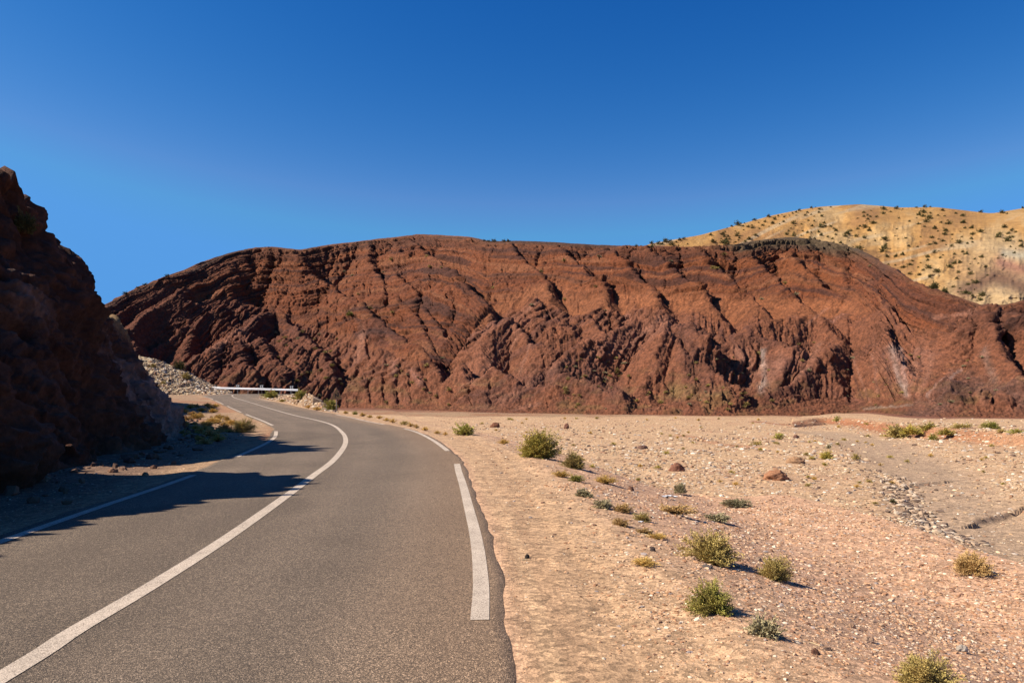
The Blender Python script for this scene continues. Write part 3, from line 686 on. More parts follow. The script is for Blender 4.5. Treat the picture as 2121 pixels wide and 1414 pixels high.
for a_, b_, w_, k_ in [((1522, 728), (1556, 806), 5, 1), ((1545, 735), (1570, 806), 3, 1), ((1622, 738), (1604, 800), 5, 1), ((1640, 735), (1622, 785), 2.5, 0), ((1702, 715), (1650, 792), 6, 1), ((1690, 735), (1640, 795), 2.5, 0),
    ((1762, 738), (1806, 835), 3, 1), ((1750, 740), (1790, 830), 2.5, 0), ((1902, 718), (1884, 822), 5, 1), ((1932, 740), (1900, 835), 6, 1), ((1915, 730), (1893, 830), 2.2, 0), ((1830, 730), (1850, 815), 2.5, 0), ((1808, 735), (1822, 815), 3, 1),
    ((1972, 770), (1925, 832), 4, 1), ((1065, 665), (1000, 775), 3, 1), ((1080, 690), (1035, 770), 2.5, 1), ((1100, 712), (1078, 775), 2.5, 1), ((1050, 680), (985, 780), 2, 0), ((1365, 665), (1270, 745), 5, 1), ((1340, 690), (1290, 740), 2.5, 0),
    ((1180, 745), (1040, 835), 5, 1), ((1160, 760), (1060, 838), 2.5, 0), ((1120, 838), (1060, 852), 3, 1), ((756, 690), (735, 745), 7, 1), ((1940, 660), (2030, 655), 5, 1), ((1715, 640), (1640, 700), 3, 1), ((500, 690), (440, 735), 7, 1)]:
    streak([a_, ((a_[0]+b_[0])/2+3, (a_[1]+b_[1])/2), b_], w_, (.30, .135, .085) if k_ else (.075, .03, .022), .75)  # pinkish rock streaks; the dark lines paint shade into grooves
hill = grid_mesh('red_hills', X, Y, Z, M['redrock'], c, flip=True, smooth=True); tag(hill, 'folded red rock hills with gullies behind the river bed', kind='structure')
HX, HYY, HZ = X[pad:], Y[pad:], Z[pad:]; HV = HY+(CH-HZ)/HYY*F
def hill_pt(u, v, dn=0):
    i = int(np.clip(np.searchsorted(us, u), 1, nu-2)); ok = np.flatnonzero(HV[:, i] <= v)
    j = int(ok[-1]) if len(ok) else int(np.argmin(HV[:, i]))      # nearest surface point seen at that row
    return float(HX[j, i]), float(HYY[j, i]), float(HZ[j, i])

# ------------------------------------------------------------------ tan far hill
TSKY = [(1200, 560), (1330, 512), (1345, 505), (1450, 487), (1520, 468), (1600, 446), (1660, 434), (1700, 428), (1780, 423), (1830, 427), (1860, 430), (1940, 429), (2000, 436), (2050, 442), (2062, 441), (2121, 431), (2200, 415), (2450, 400)]
us2 = np.linspace(1180, 2420, 800); nv2 = 320; sk2 = smooth_tab(us2, TSKY, 8)
U2 = np.repeat(us2[None], nv2, 0); V2g = sk2[None]+(680-sk2)[None]*np.linspace(0, 1, nv2)[:, None]
RID2 = [(.30, .45, [(1500, 455, 10), (1620, 500, 18), (1760, 560, 20), (1850, 600, 20)]), (.25, .5, [(1760, 425, 14), (1830, 470, 22), (1900, 530, 22), (1925, 560, 16)]),
        (.4, .35, [(1900, 430, 16), (1960, 470, 20), (1975, 500, 14)]), (.22, .3, [(1880, 590, 30), (1960, 545, 42), (2030, 500, 46), (2121, 445, 48), (2250, 400, 50)]),
        (.25, .3, [(1950, 640, 46), (2010, 600, 52), (2080, 560, 58), (2160, 520, 64), (2300, 470, 70)]), (.25, .3, [(2000, 690, 60), (2060, 640, 66), (2110, 600, 74), (2200, 560, 80)])]
wu = 10*fbm(U2*.015, V2g*.015, octv=4, seed=201); wv = 10*fbm(U2*.015, V2g*.015, octv=4, seed=203)
R2 = np.full(U2.shape, -8.0)
for kl, kr, pts in RID2:
    P = [(p[0], p[1]) for p in pts]; dd, par = seg_dist(U2+wu, V2g+wv, P); h = np.interp(par, np.arange(len(P)), [p[2] for p in pts])
    R2 = np.maximum(R2, h-np.where(dd > 0, kl, kr)*np.abs(dd)*.8)
e2 = (HY-V2g)/F; Y20 = 300; ta2 = .50
Y2 = (Y20+CH/ta2)/(1-np.minimum(e2, .4)/ta2)
top2 = sst(0, 40, V2g-sk2[None])
Y2 = Y2-R2*1.0*(.2+.8*top2)-8*ridged(U2*.012, V2g*.014, octv=4, seed=207)*top2-1.5*ridged((U2+.5*V2g)*.03, V2g*.04, octv=4, seed=208)*top2-2.0*ridged(U2*.05, V2g*.05, octv=3, seed=209)*top2
X2 = (U2-CX)/F*Y2; Z2 = CH-(V2g-HY)/F*Y2
n2_ = fbm(U2*.014, V2g*.02, octv=5, seed=211)
c2 = np.zeros(U2.shape+(3,)); c2[:] = (.50, .27, .085)
c2 = mixc(c2, (.36, .185, .065), sst(-.05, .35, n2_)*sst(2080, 1950, U2)); c2 = mixc(c2, (.54, .36, .165), sst(.0, .4, -n2_)*.7)
c2 = mixc(c2, (.50, .36, .20), sst(1900, 2080, U2)*sst(470, 520, V2g)*.6)
sb = noise((V2g-sk2[None]+.25*U2)*.12, U2*.01, seed=214); c2 = mixc(c2, (.55, .43, .27), sst(.3, .8, sb)*.5)
q, _ = seg_dist(U2+wu, V2g+wv, [(2000, 600), (2060, 575), (2130, 590), (2250, 600)]); c2 = mixc(c2, (.17, .085, .05), np.exp(-(q/22)**2)*.9)
q, _ = seg_dist(U2+wu, V2g+wv, [(2070, 545), (2110, 555), (2200, 560)]); c2 = mixc(c2, (.30, .13, .09), np.exp(-(q/14)**2)*.8)
q, _ = seg_dist(U2+wu, V2g+wv, [(2080, 528), (2150, 526)]); c2 = mixc(c2, (.50, .45, .32), np.exp(-(q/10)**2)*.7)
Yb2 = Y2[0]; X2 = np.vstack([(X2[0]*1.4)[None], X2]); Y2 = np.vstack([(Yb2*1.4)[None], Y2]); Z2 = np.vstack([(Z2[0]*.6)[None], Z2]); c2 = np.vstack([c2[:1], c2])
th = grid_mesh('tan_hill', X2, Y2, Z2, M['tanhill'], c2, flip=True); tag(th, 'tan far hillside dotted with dark shrubs', kind='structure')
def tan_pt(u, v):
    i = int(np.clip(np.searchsorted(us2, u), 0, len(us2)-1)); j = int(np.clip(round((v-sk2[i])/(680-sk2[i])*(nv2-1)), 0, nv2-1))+1
    return float(X2[j, i]), float(Y2[j, i]), float(Z2[j, i])

# ------------------------------------------------------------------ left cliff
CT = np.array([  # Y, foot X, crest X, crest Z
 (-25, -8.5, -12, 4.0), (0, -8.3, -11.2, 4.0), (5, -8.2, -11, 4.0), (8, -8.5, -10.8, 4.2), (10, -8.7, -10.5, 4.5), (11.3, -8.9, -10.3, 5.2), (12.4, -9.0, -10.4, 5.3), (13.0, -9.1, -10.8, 4.6), (13.7, -9.2, -12.0, 2.2), (15.2, -9.6, -13.0, 1.5), (16.2, -9.7, -13.6, 2.2),
 (17.2, -9.8, -13.9, 5.2), (18.4, -9.9, -13.9, 6.9), (19.6, -10.0, -13.9, 7.1), (20.3, -10.2, -13.9, 6.9), (21, -10.4, -14.1, 5.8), (22, -10.6, -14.5, 5.3), (24, -11.2, -15.4, 5.2), (27, -12.3, -16.9, 5.0), (29, -13.3, -17.8, 5.1), (32, -14.5, -20, 5.1),
 (38, -17.5, -25, 6.1), (46, -21, -30, 7.1), (55, -25.5, -32.6, 7.7), (60, -27.5, -34.5, 7.6), (66, -30, -36.5, 7.7), (72, -33, -38.6, 7.4), (78, -36, -41, 5.2), (84, -39, -44, 2), (90, -42, -47, .2)])
yy = np.r_[np.linspace(-25, 4, 60, endpoint=False), np.linspace(4, 36, 640, endpoint=False), np.linspace(36, 90, 420)]
tt = np.r_[np.linspace(-.08, 1, 230), 1+np.linspace(.02, 1, 26)**1.3*4.0]
Yc, Tt = np.meshgrid(yy, tt)
fX = np.interp(Yc, CT[:, 0], CT[:, 1]); cX = np.interp(Yc, CT[:, 0], CT[:, 2]); cZ = np.interp(Yc, CT[:, 0], CT[:, 3])
tc = np.clip(Tt, 0, 1)
fz = np.zeros_like(Yc)
gf, *_ = ground_h(np.interp(yy, CT[:, 0], CT[:, 1]), yy, False); fz = fz+gf[None]
Xc = fX+(cX-fX)*(Tt**1.0)
talus = np.clip(sst(28, 45, Yc), 0, 1)
prof = tc**(1+.5*sst(26, 40, Yc))*(1-.10*np.sin(tc*math.pi))
Zc = fz-.3+(cZ-fz+.3)*prof
bk_ = np.clip(Tt-1, 0, 9); Zc = Zc-bk_*.35*(cZ)*.5; Xc = Xc-0*bk_
Zc = np.where(Tt < 0, fz-.3+Tt*3, Zc)
cn_ = normals(Xc, Yc, Zc)
if np.mean(cn_[..., 0]) < 0: cn_ = -cn_
edgef = sst(-.08, .12, Tt)
amp = .25+.75*sst(4, 10, Yc)
dd = (1.15*ridged(Xc*.16, Yc*.20, Zc*.16, octv=4, seed=301)-.25)*.8
dd = dd+.60*ridged(Xc*.8+Zc*.5, Yc*.9, Zc*.5, octv=4, seed=305, gain=.6)+.20*fbm(Xc*3.0, Yc*3.0, Zc*3.0, octv=4, seed=309, gain=.8)+.22*stairs_((Zc*.8+Yc*.55+.6*fbm(Xc*.4, Yc*.4, Zc*.4, octv=3, seed=312))/.55)
dd = dd*(1-.55*sst(30, 42, Yc))*edgef*(.35+.65*sst(1.6, .9, Tt))
Xc = Xc+cn_[..., 0]*dd; Yc2 = Yc+cn_[..., 1]*dd; Zc = Zc+cn_[..., 2]*dd*.8
# jagged crest, its spikes raised to cast a ragged shadow on the road
Zc = Zc+sst(.72, 1.0, Tt)*sst(1.5, 1.02, Tt)*(.40*ridged(Yc*.9, Yc*0+2, octv=4, seed=311, gain=.6)+.45*np.abs(noise(Yc*2.6, Yc*0, seed=313))+.35*np.abs(noise(Yc*6, Yc*0, seed=314))-.05)
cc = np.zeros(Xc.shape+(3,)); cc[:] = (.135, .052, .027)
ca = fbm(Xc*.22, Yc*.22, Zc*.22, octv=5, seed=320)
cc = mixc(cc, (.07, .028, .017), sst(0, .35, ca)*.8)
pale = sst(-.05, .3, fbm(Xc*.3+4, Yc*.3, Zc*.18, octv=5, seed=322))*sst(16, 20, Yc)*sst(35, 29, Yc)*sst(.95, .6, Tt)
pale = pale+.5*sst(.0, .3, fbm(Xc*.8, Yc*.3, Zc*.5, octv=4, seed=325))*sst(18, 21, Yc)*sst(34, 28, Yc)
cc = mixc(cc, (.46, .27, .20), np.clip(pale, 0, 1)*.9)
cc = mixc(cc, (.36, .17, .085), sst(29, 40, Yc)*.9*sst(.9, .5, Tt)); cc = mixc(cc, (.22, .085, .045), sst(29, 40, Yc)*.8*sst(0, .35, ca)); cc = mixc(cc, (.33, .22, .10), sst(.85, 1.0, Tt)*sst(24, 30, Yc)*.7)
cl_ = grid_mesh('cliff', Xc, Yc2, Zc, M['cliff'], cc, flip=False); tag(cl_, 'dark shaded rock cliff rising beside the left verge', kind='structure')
CLF = (Xc, Yc2, Zc)
def cliff_pt(t_, y):
    j = int(np.argmin(abs(tt-t_))); i = int(np.argmin(abs(yy-y))); return float(Xc[j, i]), float(Yc2[j, i]), float(Zc[j, i])

# ------------------------------------------------------------------ pale rubble slope beyond the bend, and the mound inside the bend
def mound(name, label, top, base, Yd_top, Yd_base, u0, u1, nc, nr, colr, amp, seed, dark=(.2, .15, .1)):
    uu = np.linspace(u0, u1, nc); tp = smooth_tab(uu, top, 3); bs = tab(uu, base)
    Um = np.repeat(uu[None], nr, 0); tm = np.linspace(0, 1, nr)[:, None]; Vm = tp[None]+(bs-tp)[None]*tm
    yb_ = tab(uu, Yd_base)[None]; Ym = yb_+Yd_top*(1-tm**.8)+0*Um
    Xm = (Um-CX)/F*Ym; Zm = CH-(Vm-HY)/F*Ym
    bx = []
    for dy, dz in ((2, -.05), (6, -.8), (14, -4)): bx.append((Xm[0]*(1+dy/Ym[0]), Ym[0]+dy, Zm[0]+dz))
    for a_, b_, c_ in bx: Xm = np.vstack([a_[None], Xm]); Ym = np.vstack([b_[None], Ym]); Zm = np.vstack([c_[None], Zm])
    Xm = np.vstack([Xm, Xm[-1:]]); Ym = np.vstack([Ym, Ym[-1:]-.05]); Zm = np.vstack([Zm, Zm[-1:]-1.6])
    r = amp*(ridged(Xm*.35, Ym*.35, Zm*.35, octv=4, seed=seed, gain=.6))+amp*.5*fbm(Xm*1.8, Ym*1.8, Zm*1.8, octv=3, seed=seed+5, gain=.7)
    fade = np.vstack([np.full((3, nc), .3), np.repeat(sst(1.0, .85, tm), nc, 1), np.zeros((1, nc))])
    Ym2 = Ym-r*fade*1.2; Zm = Zm+r*fade*.5
    cm = np.zeros(Xm.shape+(3,)); cm[:] = colr
    k_ = fbm(Xm*.5, Ym*.5, Zm*.8, octv=5, seed=seed+9); cm = mixc(cm, dark, sst(.02, .4, k_)*.75)
    o = grid_mesh(name, Xm, Ym2, Zm, M['pale'], cm, flip=True); tag(o, label, kind='structure'); return (uu, tp, bs, Xm[3:-1], Ym2[3:-1], Zm[3:-1])
MA = mound('rubble_slope', 'pale rubble slope beyond the road bend', [(215, 725), (255, 728), (271, 733), (300, 741), (330, 747), (380, 767), (420, 787), (450, 801), (480, 813)],
      [(215, 845), (330, 830), (380, 822), (420, 819), (480, 818)], 14, [(215, 113), (330, 112), (420, 112), (480, 114)], 215, 480, 330, 150, (.58, .44, .27), .55, 400, (.22, .16, .10))
MB2 = mound('roadside_mound', 'low stony mound inside the far bend of the road', [(540, 822), (560, 820), (600, 818), (625, 815), (645, 818), (662, 828), (675, 838), (690, 848), (700, 853)],
      [(540, 826), (570, 829), (600, 834), (640, 845), (675, 853), (700, 856)], 9, [(540, 96.5), (570, 93), (600, 85), (640, 68), (675, 58.5), (700, 55)], 540, 700, 260, 70, (.40, .26, .16), .22, 420, (.24, .13, .07))
def mnd_pt(MM, u, v):
    uu, tp, bs, a, b, c3 = MM; i = int(np.clip(np.searchsorted(uu, u), 0, len(uu)-1)); j = int(np.clip((v-tp[i])/(bs[i]-tp[i])*(a.shape[0]-1), 0, a.shape[0]-1))
    return float(a[j, i]), float(b[j, i]), float(c3[j, i])
#@@OBJECTS
# ------------------------------------------------------------------ plants
TONE = {'yellow': ((.46, .33, .07), (.26, .24, .05)), 'green': ((.25, .24, .05), (.38, .31, .085)), 'olive': ((.33, .26, .085), (.42, .30, .10)),
        'dry': ((.46, .30, .12), (.34, .21, .08)), 'grey': ((.26, .23, .13), (.38, .31, .17)), 'dark': ((.065, .065, .02), (.12, .10, .035)),
        'gold': ((.58, .37, .10), (.48, .31, .09)), 'hill': ((.24, .18, .06), (.30, .21, .08))}
def shrub_arrays(nst, nleaf, h, tone, seed, lsz=.035, grass=False, flat=.0):
    """unit-wide bush: arrays for twigs and for leaves. h = height / width"""
    r = np.random.default_rng(seed)
    ph = r.uniform(0, 2*np.pi, nst); ct = r.uniform(0 if not grass else .25, 1, nst)**(.8); stn = np.sqrt(1-ct**2)
    # a few lobes give an uneven outline
    lob = 1+.26*np.sin(ph*2+r.uniform(0, 6))*stn+.20*np.sin(ph*3+r.uniform(0, 6))+.14*np.sin(ph*5+ct*4+r.uniform(0, 6))+r.uniform(-.16, .16, nst)
    end = np.stack([.5*stn*np.cos(ph)*lob, .5*stn*np.sin(ph)*lob, h*ct*lob*.92], -1)*r.uniform(.75, 1.05, nst)[:, None]
    base = np.stack([r.normal(0, .035, nst), r.normal(0, .035, nst), np.full(nst, -.01)], -1)
    mid = (base+end)*.5+np.stack([-.04*np.cos(ph), -.04*np.sin(ph), .06*h*np.ones(nst)], -1)
    def P(t, i): t = t[:, None]; return (1-t)**2*base[i]+2*t*(1-t)*mid[i]+t*t*end[i]
    tv_, tf = [], []
    wd = .006 if not grass else .010
    V = []; Fq = []
    side = np.stack([-np.sin(ph), np.cos(ph), np.zeros(nst)], -1)*wd
    idx = np.arange(nst); ts = (0, .5, 1)
    for k, q in enumerate(ts):
        p = P(np.full(nst, q), idx); ww = (1, .8, .25)[k]; V += [p-side*ww, p+side*ww]
    V = np.stack(V, 1).reshape(-1, 3); o = np.arange(nst)[:, None]*6
    Fq = np.concatenate([o+np.array([[0, 1, 3, 2]]), o+np.array([[2, 3, 5, 4]])])
    i = r.integers(0, nst, nleaf); tl = r.uniform(.35, 1, nleaf)**.8
    p = P(tl, i)+r.normal(0, .022, (nleaf, 3))*np.array([1, 1, h]); p[:, 2] = np.maximum(p[:, 2], .01)
    dirn = end[i]-base[i]; dirn /= np.linalg.norm(dirn, axis=1)[:, None]; dirn = dirn+r.normal(0, .45, (nleaf, 3)); dirn /= np.linalg.norm(dirn, axis=1)[:, None]
    sd = np.cross(dirn, r.normal(0, 1, (nleaf, 3))); sd /= np.linalg.norm(sd, axis=1)[:, None]
    L = lsz*r.uniform(.6, 1.5, nleaf)[:, None]; W = L*(.24 if not grass else .13)
    LV = np.stack([p, p+dirn*L*.55+sd*W, p+dirn*L, p+dirn*L*.55-sd*W], 1).reshape(-1, 3)
    LF = (np.arange(nleaf)*4)[:, None]+np.array([[0, 1, 2, 3]])
    a, b = np.array(TONE[tone][0]), np.array(TONE[tone][1]); m = np.clip(r.normal(.4, .35, nleaf)+.35*np.sin(ph[i]*2+seed), 0, 1)[:, None]
    c = (a*(1-m)+b*m)*r.uniform(.7, 1.25, nleaf)[:, None]
    return V, Fq, LV, LF, np.repeat(c, 4, 0)
PROTO = {}
def plant_meshes(kind, variant, big):
    key = (kind, variant, big)
    if key in PROTO: return PROTO[key]
    sd = hash_(kind)*31+variant*7+(1 if big else 0)
    par = {'yellow': (.72, False), 'green': (.62, False), 'olive': (.62, False), 'dry': (.5, False), 'grey': (.42, False), 'dark': (.75, False), 'gold': (.55, True), 'hill': (.6, False)}[kind]
    n1, n2 = {0: (60, 900), 1: (160, 4200), 2: (420, 24000)}[big]
    V, Fq, LV, LF, c = shrub_arrays(n1, n2, par[0], kind, sd, lsz={0: .095, 1: .06, 2: .03}[big], grass=par[1])
    t_ = mesh_np('twigs', V, Fq, mat=M['twig']); f_ = mesh_np('foliage', LV, LF, mat=M['leaf'], col=c)
    S.collection.objects.unlink(t_); S.collection.objects.unlink(f_)
    # single-mesh version for plants too small to show their parts
    Va = np.vstack([V, LV]); Fa = np.vstack([Fq, LF+len(V)]); ca = np.vstack([np.tile(np.array([[.16, .10, .05]]), (len(V), 1)), c])
    one = mesh_np('shrub', Va, Fa, mat=M['leaf'], col=ca); S.collection.objects.unlink(one)
    PROTO[key] = (t_, f_, one); return PROTO[key]
def hash_(k): return sum((i+1)*ord(ch) for i, ch in enumerate(k)) % 997
def place_plant(name, kind, loc, w_m, hs_, label, cat='shrub', group=None, big=0, variant=None):
    v = random.randrange(3) if variant is None else variant
    t_, f_, one = plant_meshes(kind, v, big)
    if big == 0:
        o = link(bpy.data.objects.new(name, one.data)); o.location = loc
    else:
        o = empty(name, loc)
        for q, nm in ((f_, 'foliage'), (t_, 'stems')):
            ch = q.copy(); ch.name = nm; link(ch); ch.parent = o
    o.rotation_euler = (0, 0, random.uniform(0, 6.28)); o.scale = (w_m, w_m, w_m*hs_)
    tag(o, label, cat, group); return o
def ground_at(u, v):
    z = -.3
    for _ in range(6):
        x, y = ground_pt(u, v, z); z = .5*z+.5*gz(x, y)
    return x, y, z
def px_plant(u, v, w, h, kind, label, name='shrub', cat='shrub', group=None, big=1, sink=.0):
    x, y, z = ground_at(u, v); wm = w*y/F; base_h = {'yellow': .72, 'green': .62, 'olive': .62, 'dry': .5, 'grey': .42, 'dark': .75, 'gold': .55, 'hill': .6}[kind]
    return place_plant(name, kind, (x, y+wm*.25, z-sink), wm, (h/w)/base_h*.95, label, cat, group, big)
# individual shrubs of the river bed and the shoulder: (u, v of the base, width, height, kind, label)
for a in [
 (1117, 952, 96, 60, 'yellow', 'largest yellow green bush at the foot of the road shoulder', 2),
 (1190, 972, 52, 34, 'olive', 'olive shrub touching the right side of the largest yellow green bush', 2),
 (962, 902, 46, 26, 'green', 'green shrub at the outside of the bend near the edge line', 1),
 (1478, 1172, 108, 68, 'olive', 'wide olive bush on red gravel with two crowns', 2),
 (1611, 1204, 66, 50, 'olive', 'brownish shrub right of the wide olive bush on red gravel', 2),
 (1478, 1276, 92, 64, 'green', 'dark green bush leaning down the near roadside bank', 2),
 (1590, 1330, 74, 42, 'grey', 'low grey green bush just below the leaning dark green bush', 1),
 (2026, 1190, 80, 40, 'dry', 'brown dry twiggy shrub beside the wash channel at right', 2),
 (1932, 1440, 124, 72, 'olive', 'olive shrub cut off by the bottom edge of the picture', 2),
 (1194, 1000, 36, 16, 'green', 'small bright green herb beside yellow dry tufts on the bank', 1),
 (1256, 1004, 48, 18, 'gold', 'wide tan dry tuft below the olive shrub on the bank', 1),
 (1165, 990, 40, 15, 'gold', 'yellow dry tuft left of the bright green herb', 1),
 (1410, 1017, 30, 20, 'grey', 'grey green shrub alone on pale gravel above the red patch', 1),
 (1528, 1046, 54, 15, 'grey', 'low spreading grey plant on the edge of the red gravel', 1),
 (1490, 1078, 56, 15, 'grey', 'low grey plant in front of the spreading one on red gravel', 1),
 (1402, 1066, 74, 19, 'dry', 'wide thin dry plant left on the edge of the red gravel', 1),
 (1250, 1056, 38, 20, 'grey', 'grey green plant at the crest of the roadside bank', 1),
 (1292, 1064, 46, 18, 'dry', 'thin brown plant just right of the grey green crest plant', 1),
 (1332, 1082, 34, 20, 'olive', 'small olive plant above the white scrap on the bank', 1),
 (1287, 1092, 40, 16, 'dry', 'faded brown tuft on the gravelly bank crest', 1),
 (1334, 1108, 38, 12, 'dry', 'flat straw coloured tuft below the small olive plant', 1),
 (1208, 1030, 40, 16, 'grey', 'low dark grey plant on the shoulder edge above the crest plants', 1),
 (1363, 1120, 44, 14, 'gold', 'golden dry tuft among stones on the near bank', 1),
 (1340, 1175, 60, 16, 'gold', 'wide straw tuft on the dark gravel bank near the road', 1),
 (1043, 922, 24, 13, 'gold', 'tan ball of dry grass left of the largest bush', 1),
 (1714, 949, 30, 17, 'yellow', 'yellow green tuft alone in the middle of the river bed', 1),
 (1718, 927, 14, 9, 'grey', 'tiny grey shrub just behind the yellow green tuft', 0),
 (1775, 950, 20, 13, 'olive', 'olive tuft right of the yellow green tuft in mid bed', 0),
 (1616, 908, 24, 14, 'green', 'dark green ball shrub far out on the river bed', 0),
 (1568, 922, 22, 10, 'olive', 'pale olive tuft left of the dark green ball shrub', 0),
 (1864, 906, 50, 28, 'olive', 'large brown olive bush on the end of the red earth bank', 1),
 (1893, 893, 46, 20, 'yellow', 'yellow green bush behind the large bush on the earth bank', 1),
 (1928, 898, 38, 18, 'yellow', 'yellow green bush second from the end of the earth bank', 1),
 (1936, 910, 20, 15, 'green', 'small dark bush on the face of the earth bank', 0),
 (1966, 893, 34, 15, 'yellow', 'bush in the middle of the row on the earth bank', 1),
 (1998, 890, 38, 13, 'olive', 'low wide bush at the right of the row on the earth bank', 1),
 (2058, 888, 34, 16, 'green', 'green bush standing apart on top of the earth bank at right', 1),
 (2112, 904, 30, 13, 'green', 'green bush on the earth bank at the right edge of the picture', 0),
 (2078, 895, 22, 8, 'olive', 'low tuft between the last two green bushes of the earth bank', 0),
 (1735, 873, 18, 10, 'green', 'round green bush in front of the red hill foot, right of centre', 0),
 (1853, 1040, 18, 10, 'dark', 'dark green tuft beside rubble at the edge of the wash', 0),
 (1814, 1042, 16, 6, 'olive', 'flat olive tuft left of the dark tuft by the wash', 0),
 (735, 859, 13, 9, 'green', 'small green ball just right of the warning sign', 0),
 (813, 876, 16, 9, 'gold', 'golden dry clump along the outer edge line, left one', 0),
 (836, 880, 20, 9, 'olive', 'olive clump along the outer edge line by the dash gap', 0),
 (683, 851, 32, 27, 'green', 'green bush right beside the pole of the warning sign', 1),
 (408, 834, 26, 15, 'green', 'small green bush at the far end of the left verge', 1),
 (500, 896, 44, 28, 'olive', 'large olive bush at the edge of the shadow on the left verge', 2),
 (432, 818, 36, 15, 'olive', 'olive bush at the foot of the pale rubble slope', 1),
 (398, 818, 34, 18, 'olive', 'pale green bush at the foot of the pale rubble slope, left', 1),
 (466, 820, 24, 9, 'yellow', 'yellow green bush at the tip of the pale rubble slope', 0),
 (504, 820, 24, 13, 'green', 'bright green bush in front of the guardrail', 1),
 (330, 842, 22, 16, 'dark', 'dark round bush on the slope left of the far verge', 1),
 (360, 822, 18, 9, 'olive', 'little olive bush above the dark round bush', 0),
]: px_plant(a[0], a[1], a[2], a[3], a[4], a[5], big=a[6])
def on_mound(MM, u, v, w, h, kind, label, big=1):
    x, y, z = mnd_pt(MM, u, v); place_plant('shrub', kind, (x, y-.1, z-.1), w*y/F, (h/w)/{'yellow': .72, 'green': .62, 'olive': .62, 'dark': .75}[kind], label, 'shrub', None, big)
on_mound(MA, 373, 766, 24, 21, 'dark', 'dark green bush on top of the pale rubble slope')
on_mound(MA, 388, 786, 22, 14, 'olive', 'olive bush below the dark green one on the rubble slope')
on_mound(MA, 342, 798, 18, 10, 'olive', 'small olive bush low on the pale rubble slope', 0)
on_mound(MA, 318, 760, 14, 9, 'olive', 'small brown bush high on the pale rubble slope', 0)
on_mound(MB2, 562, 824, 38, 16, 'green', 'wide dark green bush at the left end of the stony mound')
on_mound(MB2, 624, 826, 30, 18, 'green', 'green bush on top of the stony mound')
on_mound(MB2, 586, 833, 22, 7, 'yellow', 'flat yellow tuft along the front of the stony mound', 0)
# bushes on the cliff
def cliff_px(u, v, y0, y1):
    m_ = (CLF[1] > y0) & (CLF[1] < y1); pu = CX+F*CLF[0]/CLF[1]; pv = HY+(CH-CLF[2])/CLF[1]*F
    dq = np.where(m_, (pu-u)**2+(pv-v)**2, 1e9); k_ = np.unravel_index(np.argmin(dq), dq.shape); return float(CLF[0][k_]), float(CLF[1][k_]), float(CLF[2][k_])
x, y, z = cliff_px(46, 478, 18, 23.5); place_plant('shrub', 'dark', (x+.12, y-.15, z-.1), .7, 1.1, 'dark bush hanging from the cliff face high at the left edge', 'shrub', None, 1)
x, y, z = cliff_px(146, 634, 24, 50); place_plant('shrub', 'dark', (x, y-.3, z), .9, .9, 'dark bush on the sloping cliff top where sunlight begins', 'shrub', None, 1)
x, y, z = cliff_px(182, 655, 35, 70); place_plant('shrub', 'olive', (x, y-.4, z), 1.3, 1.0, 'sunlit olive bush on the cliff top beside the red hill', 'shrub', None, 1)
# dry clumps on the left verge
r5 = np.random.default_rng(55)
clumps = [(430, 905, 40, 17), (462, 893, 30, 15), (440, 878, 34, 14), (425, 885, 30, 13), (405, 868, 26, 11), (452, 868, 24, 11), (478, 880, 26, 12), (415, 852, 24, 9), (392, 846, 22, 9), (372, 852, 22, 10), (350, 862, 26, 10),
          (385, 872, 26, 10), (402, 890, 28, 11), (447, 915, 34, 15), (360, 880, 24, 9), (334, 868, 22, 9), (428, 842, 20, 8), (440, 855, 20, 8), (395, 860, 20, 8), (420, 920, 30, 12), (470, 860, 16, 7), (485, 872, 18, 7)]
clumps += [(r5.uniform(335, 490), r5.uniform(842, 915), r5.uniform(12, 28), r5.uniform(6, 12)) for _ in range(60)]
clumps = [c_ for c_ in clumps if c_[0] < 448+(c_[1]-842)*1.15 and c_[0] > 330+(c_[1]-850)*.9]
for u, v, w_, h_ in clumps:
    px_plant(u, v, w_, h_, 'gold' if r5.random() < .75 else 'dry', 'golden dry grass clump among others on the sunlit left verge', 'grass_clump', 'grass clump', 'golden grass clumps on the left verge', 1)
# golden strip of clumps by the sign and along the outer bend
for u, v in [(750, 862), (765, 865), (785, 868), (800, 872), (850, 884), (862, 887), (880, 892), (715, 857), (655, 850), (640, 846), (905, 899), (922, 902)]:
    px_plant(u, v, r5.uniform(14, 22), r5.uniform(6, 9), 'gold', 'small golden tuft in the strip outside the bend by the sign', 'grass_clump', 'grass clump', 'golden tufts outside the bend', 0)
# tufts of the bed
k = 0
while k < 75:
    u = r5.uniform(930, 2110); v = 866+150*r5.random()**1.6
    if v > 884+ (u-930)*.25 and u < 1200: continue
    if u > 1800 and v < 905: continue
    w_ = r5.uniform(8, 15)*(.7+(v-866)/150*.5)
    px_plant(u, v, w_, w_*.5, ('yellow', 'olive', 'gold')[int(r5.integers(3))], 'tiny yellowish tuft scattered on the pale gravel bed', 'grass_clump', 'grass clump', 'tiny tufts scattered over the river bed', 0); k += 1
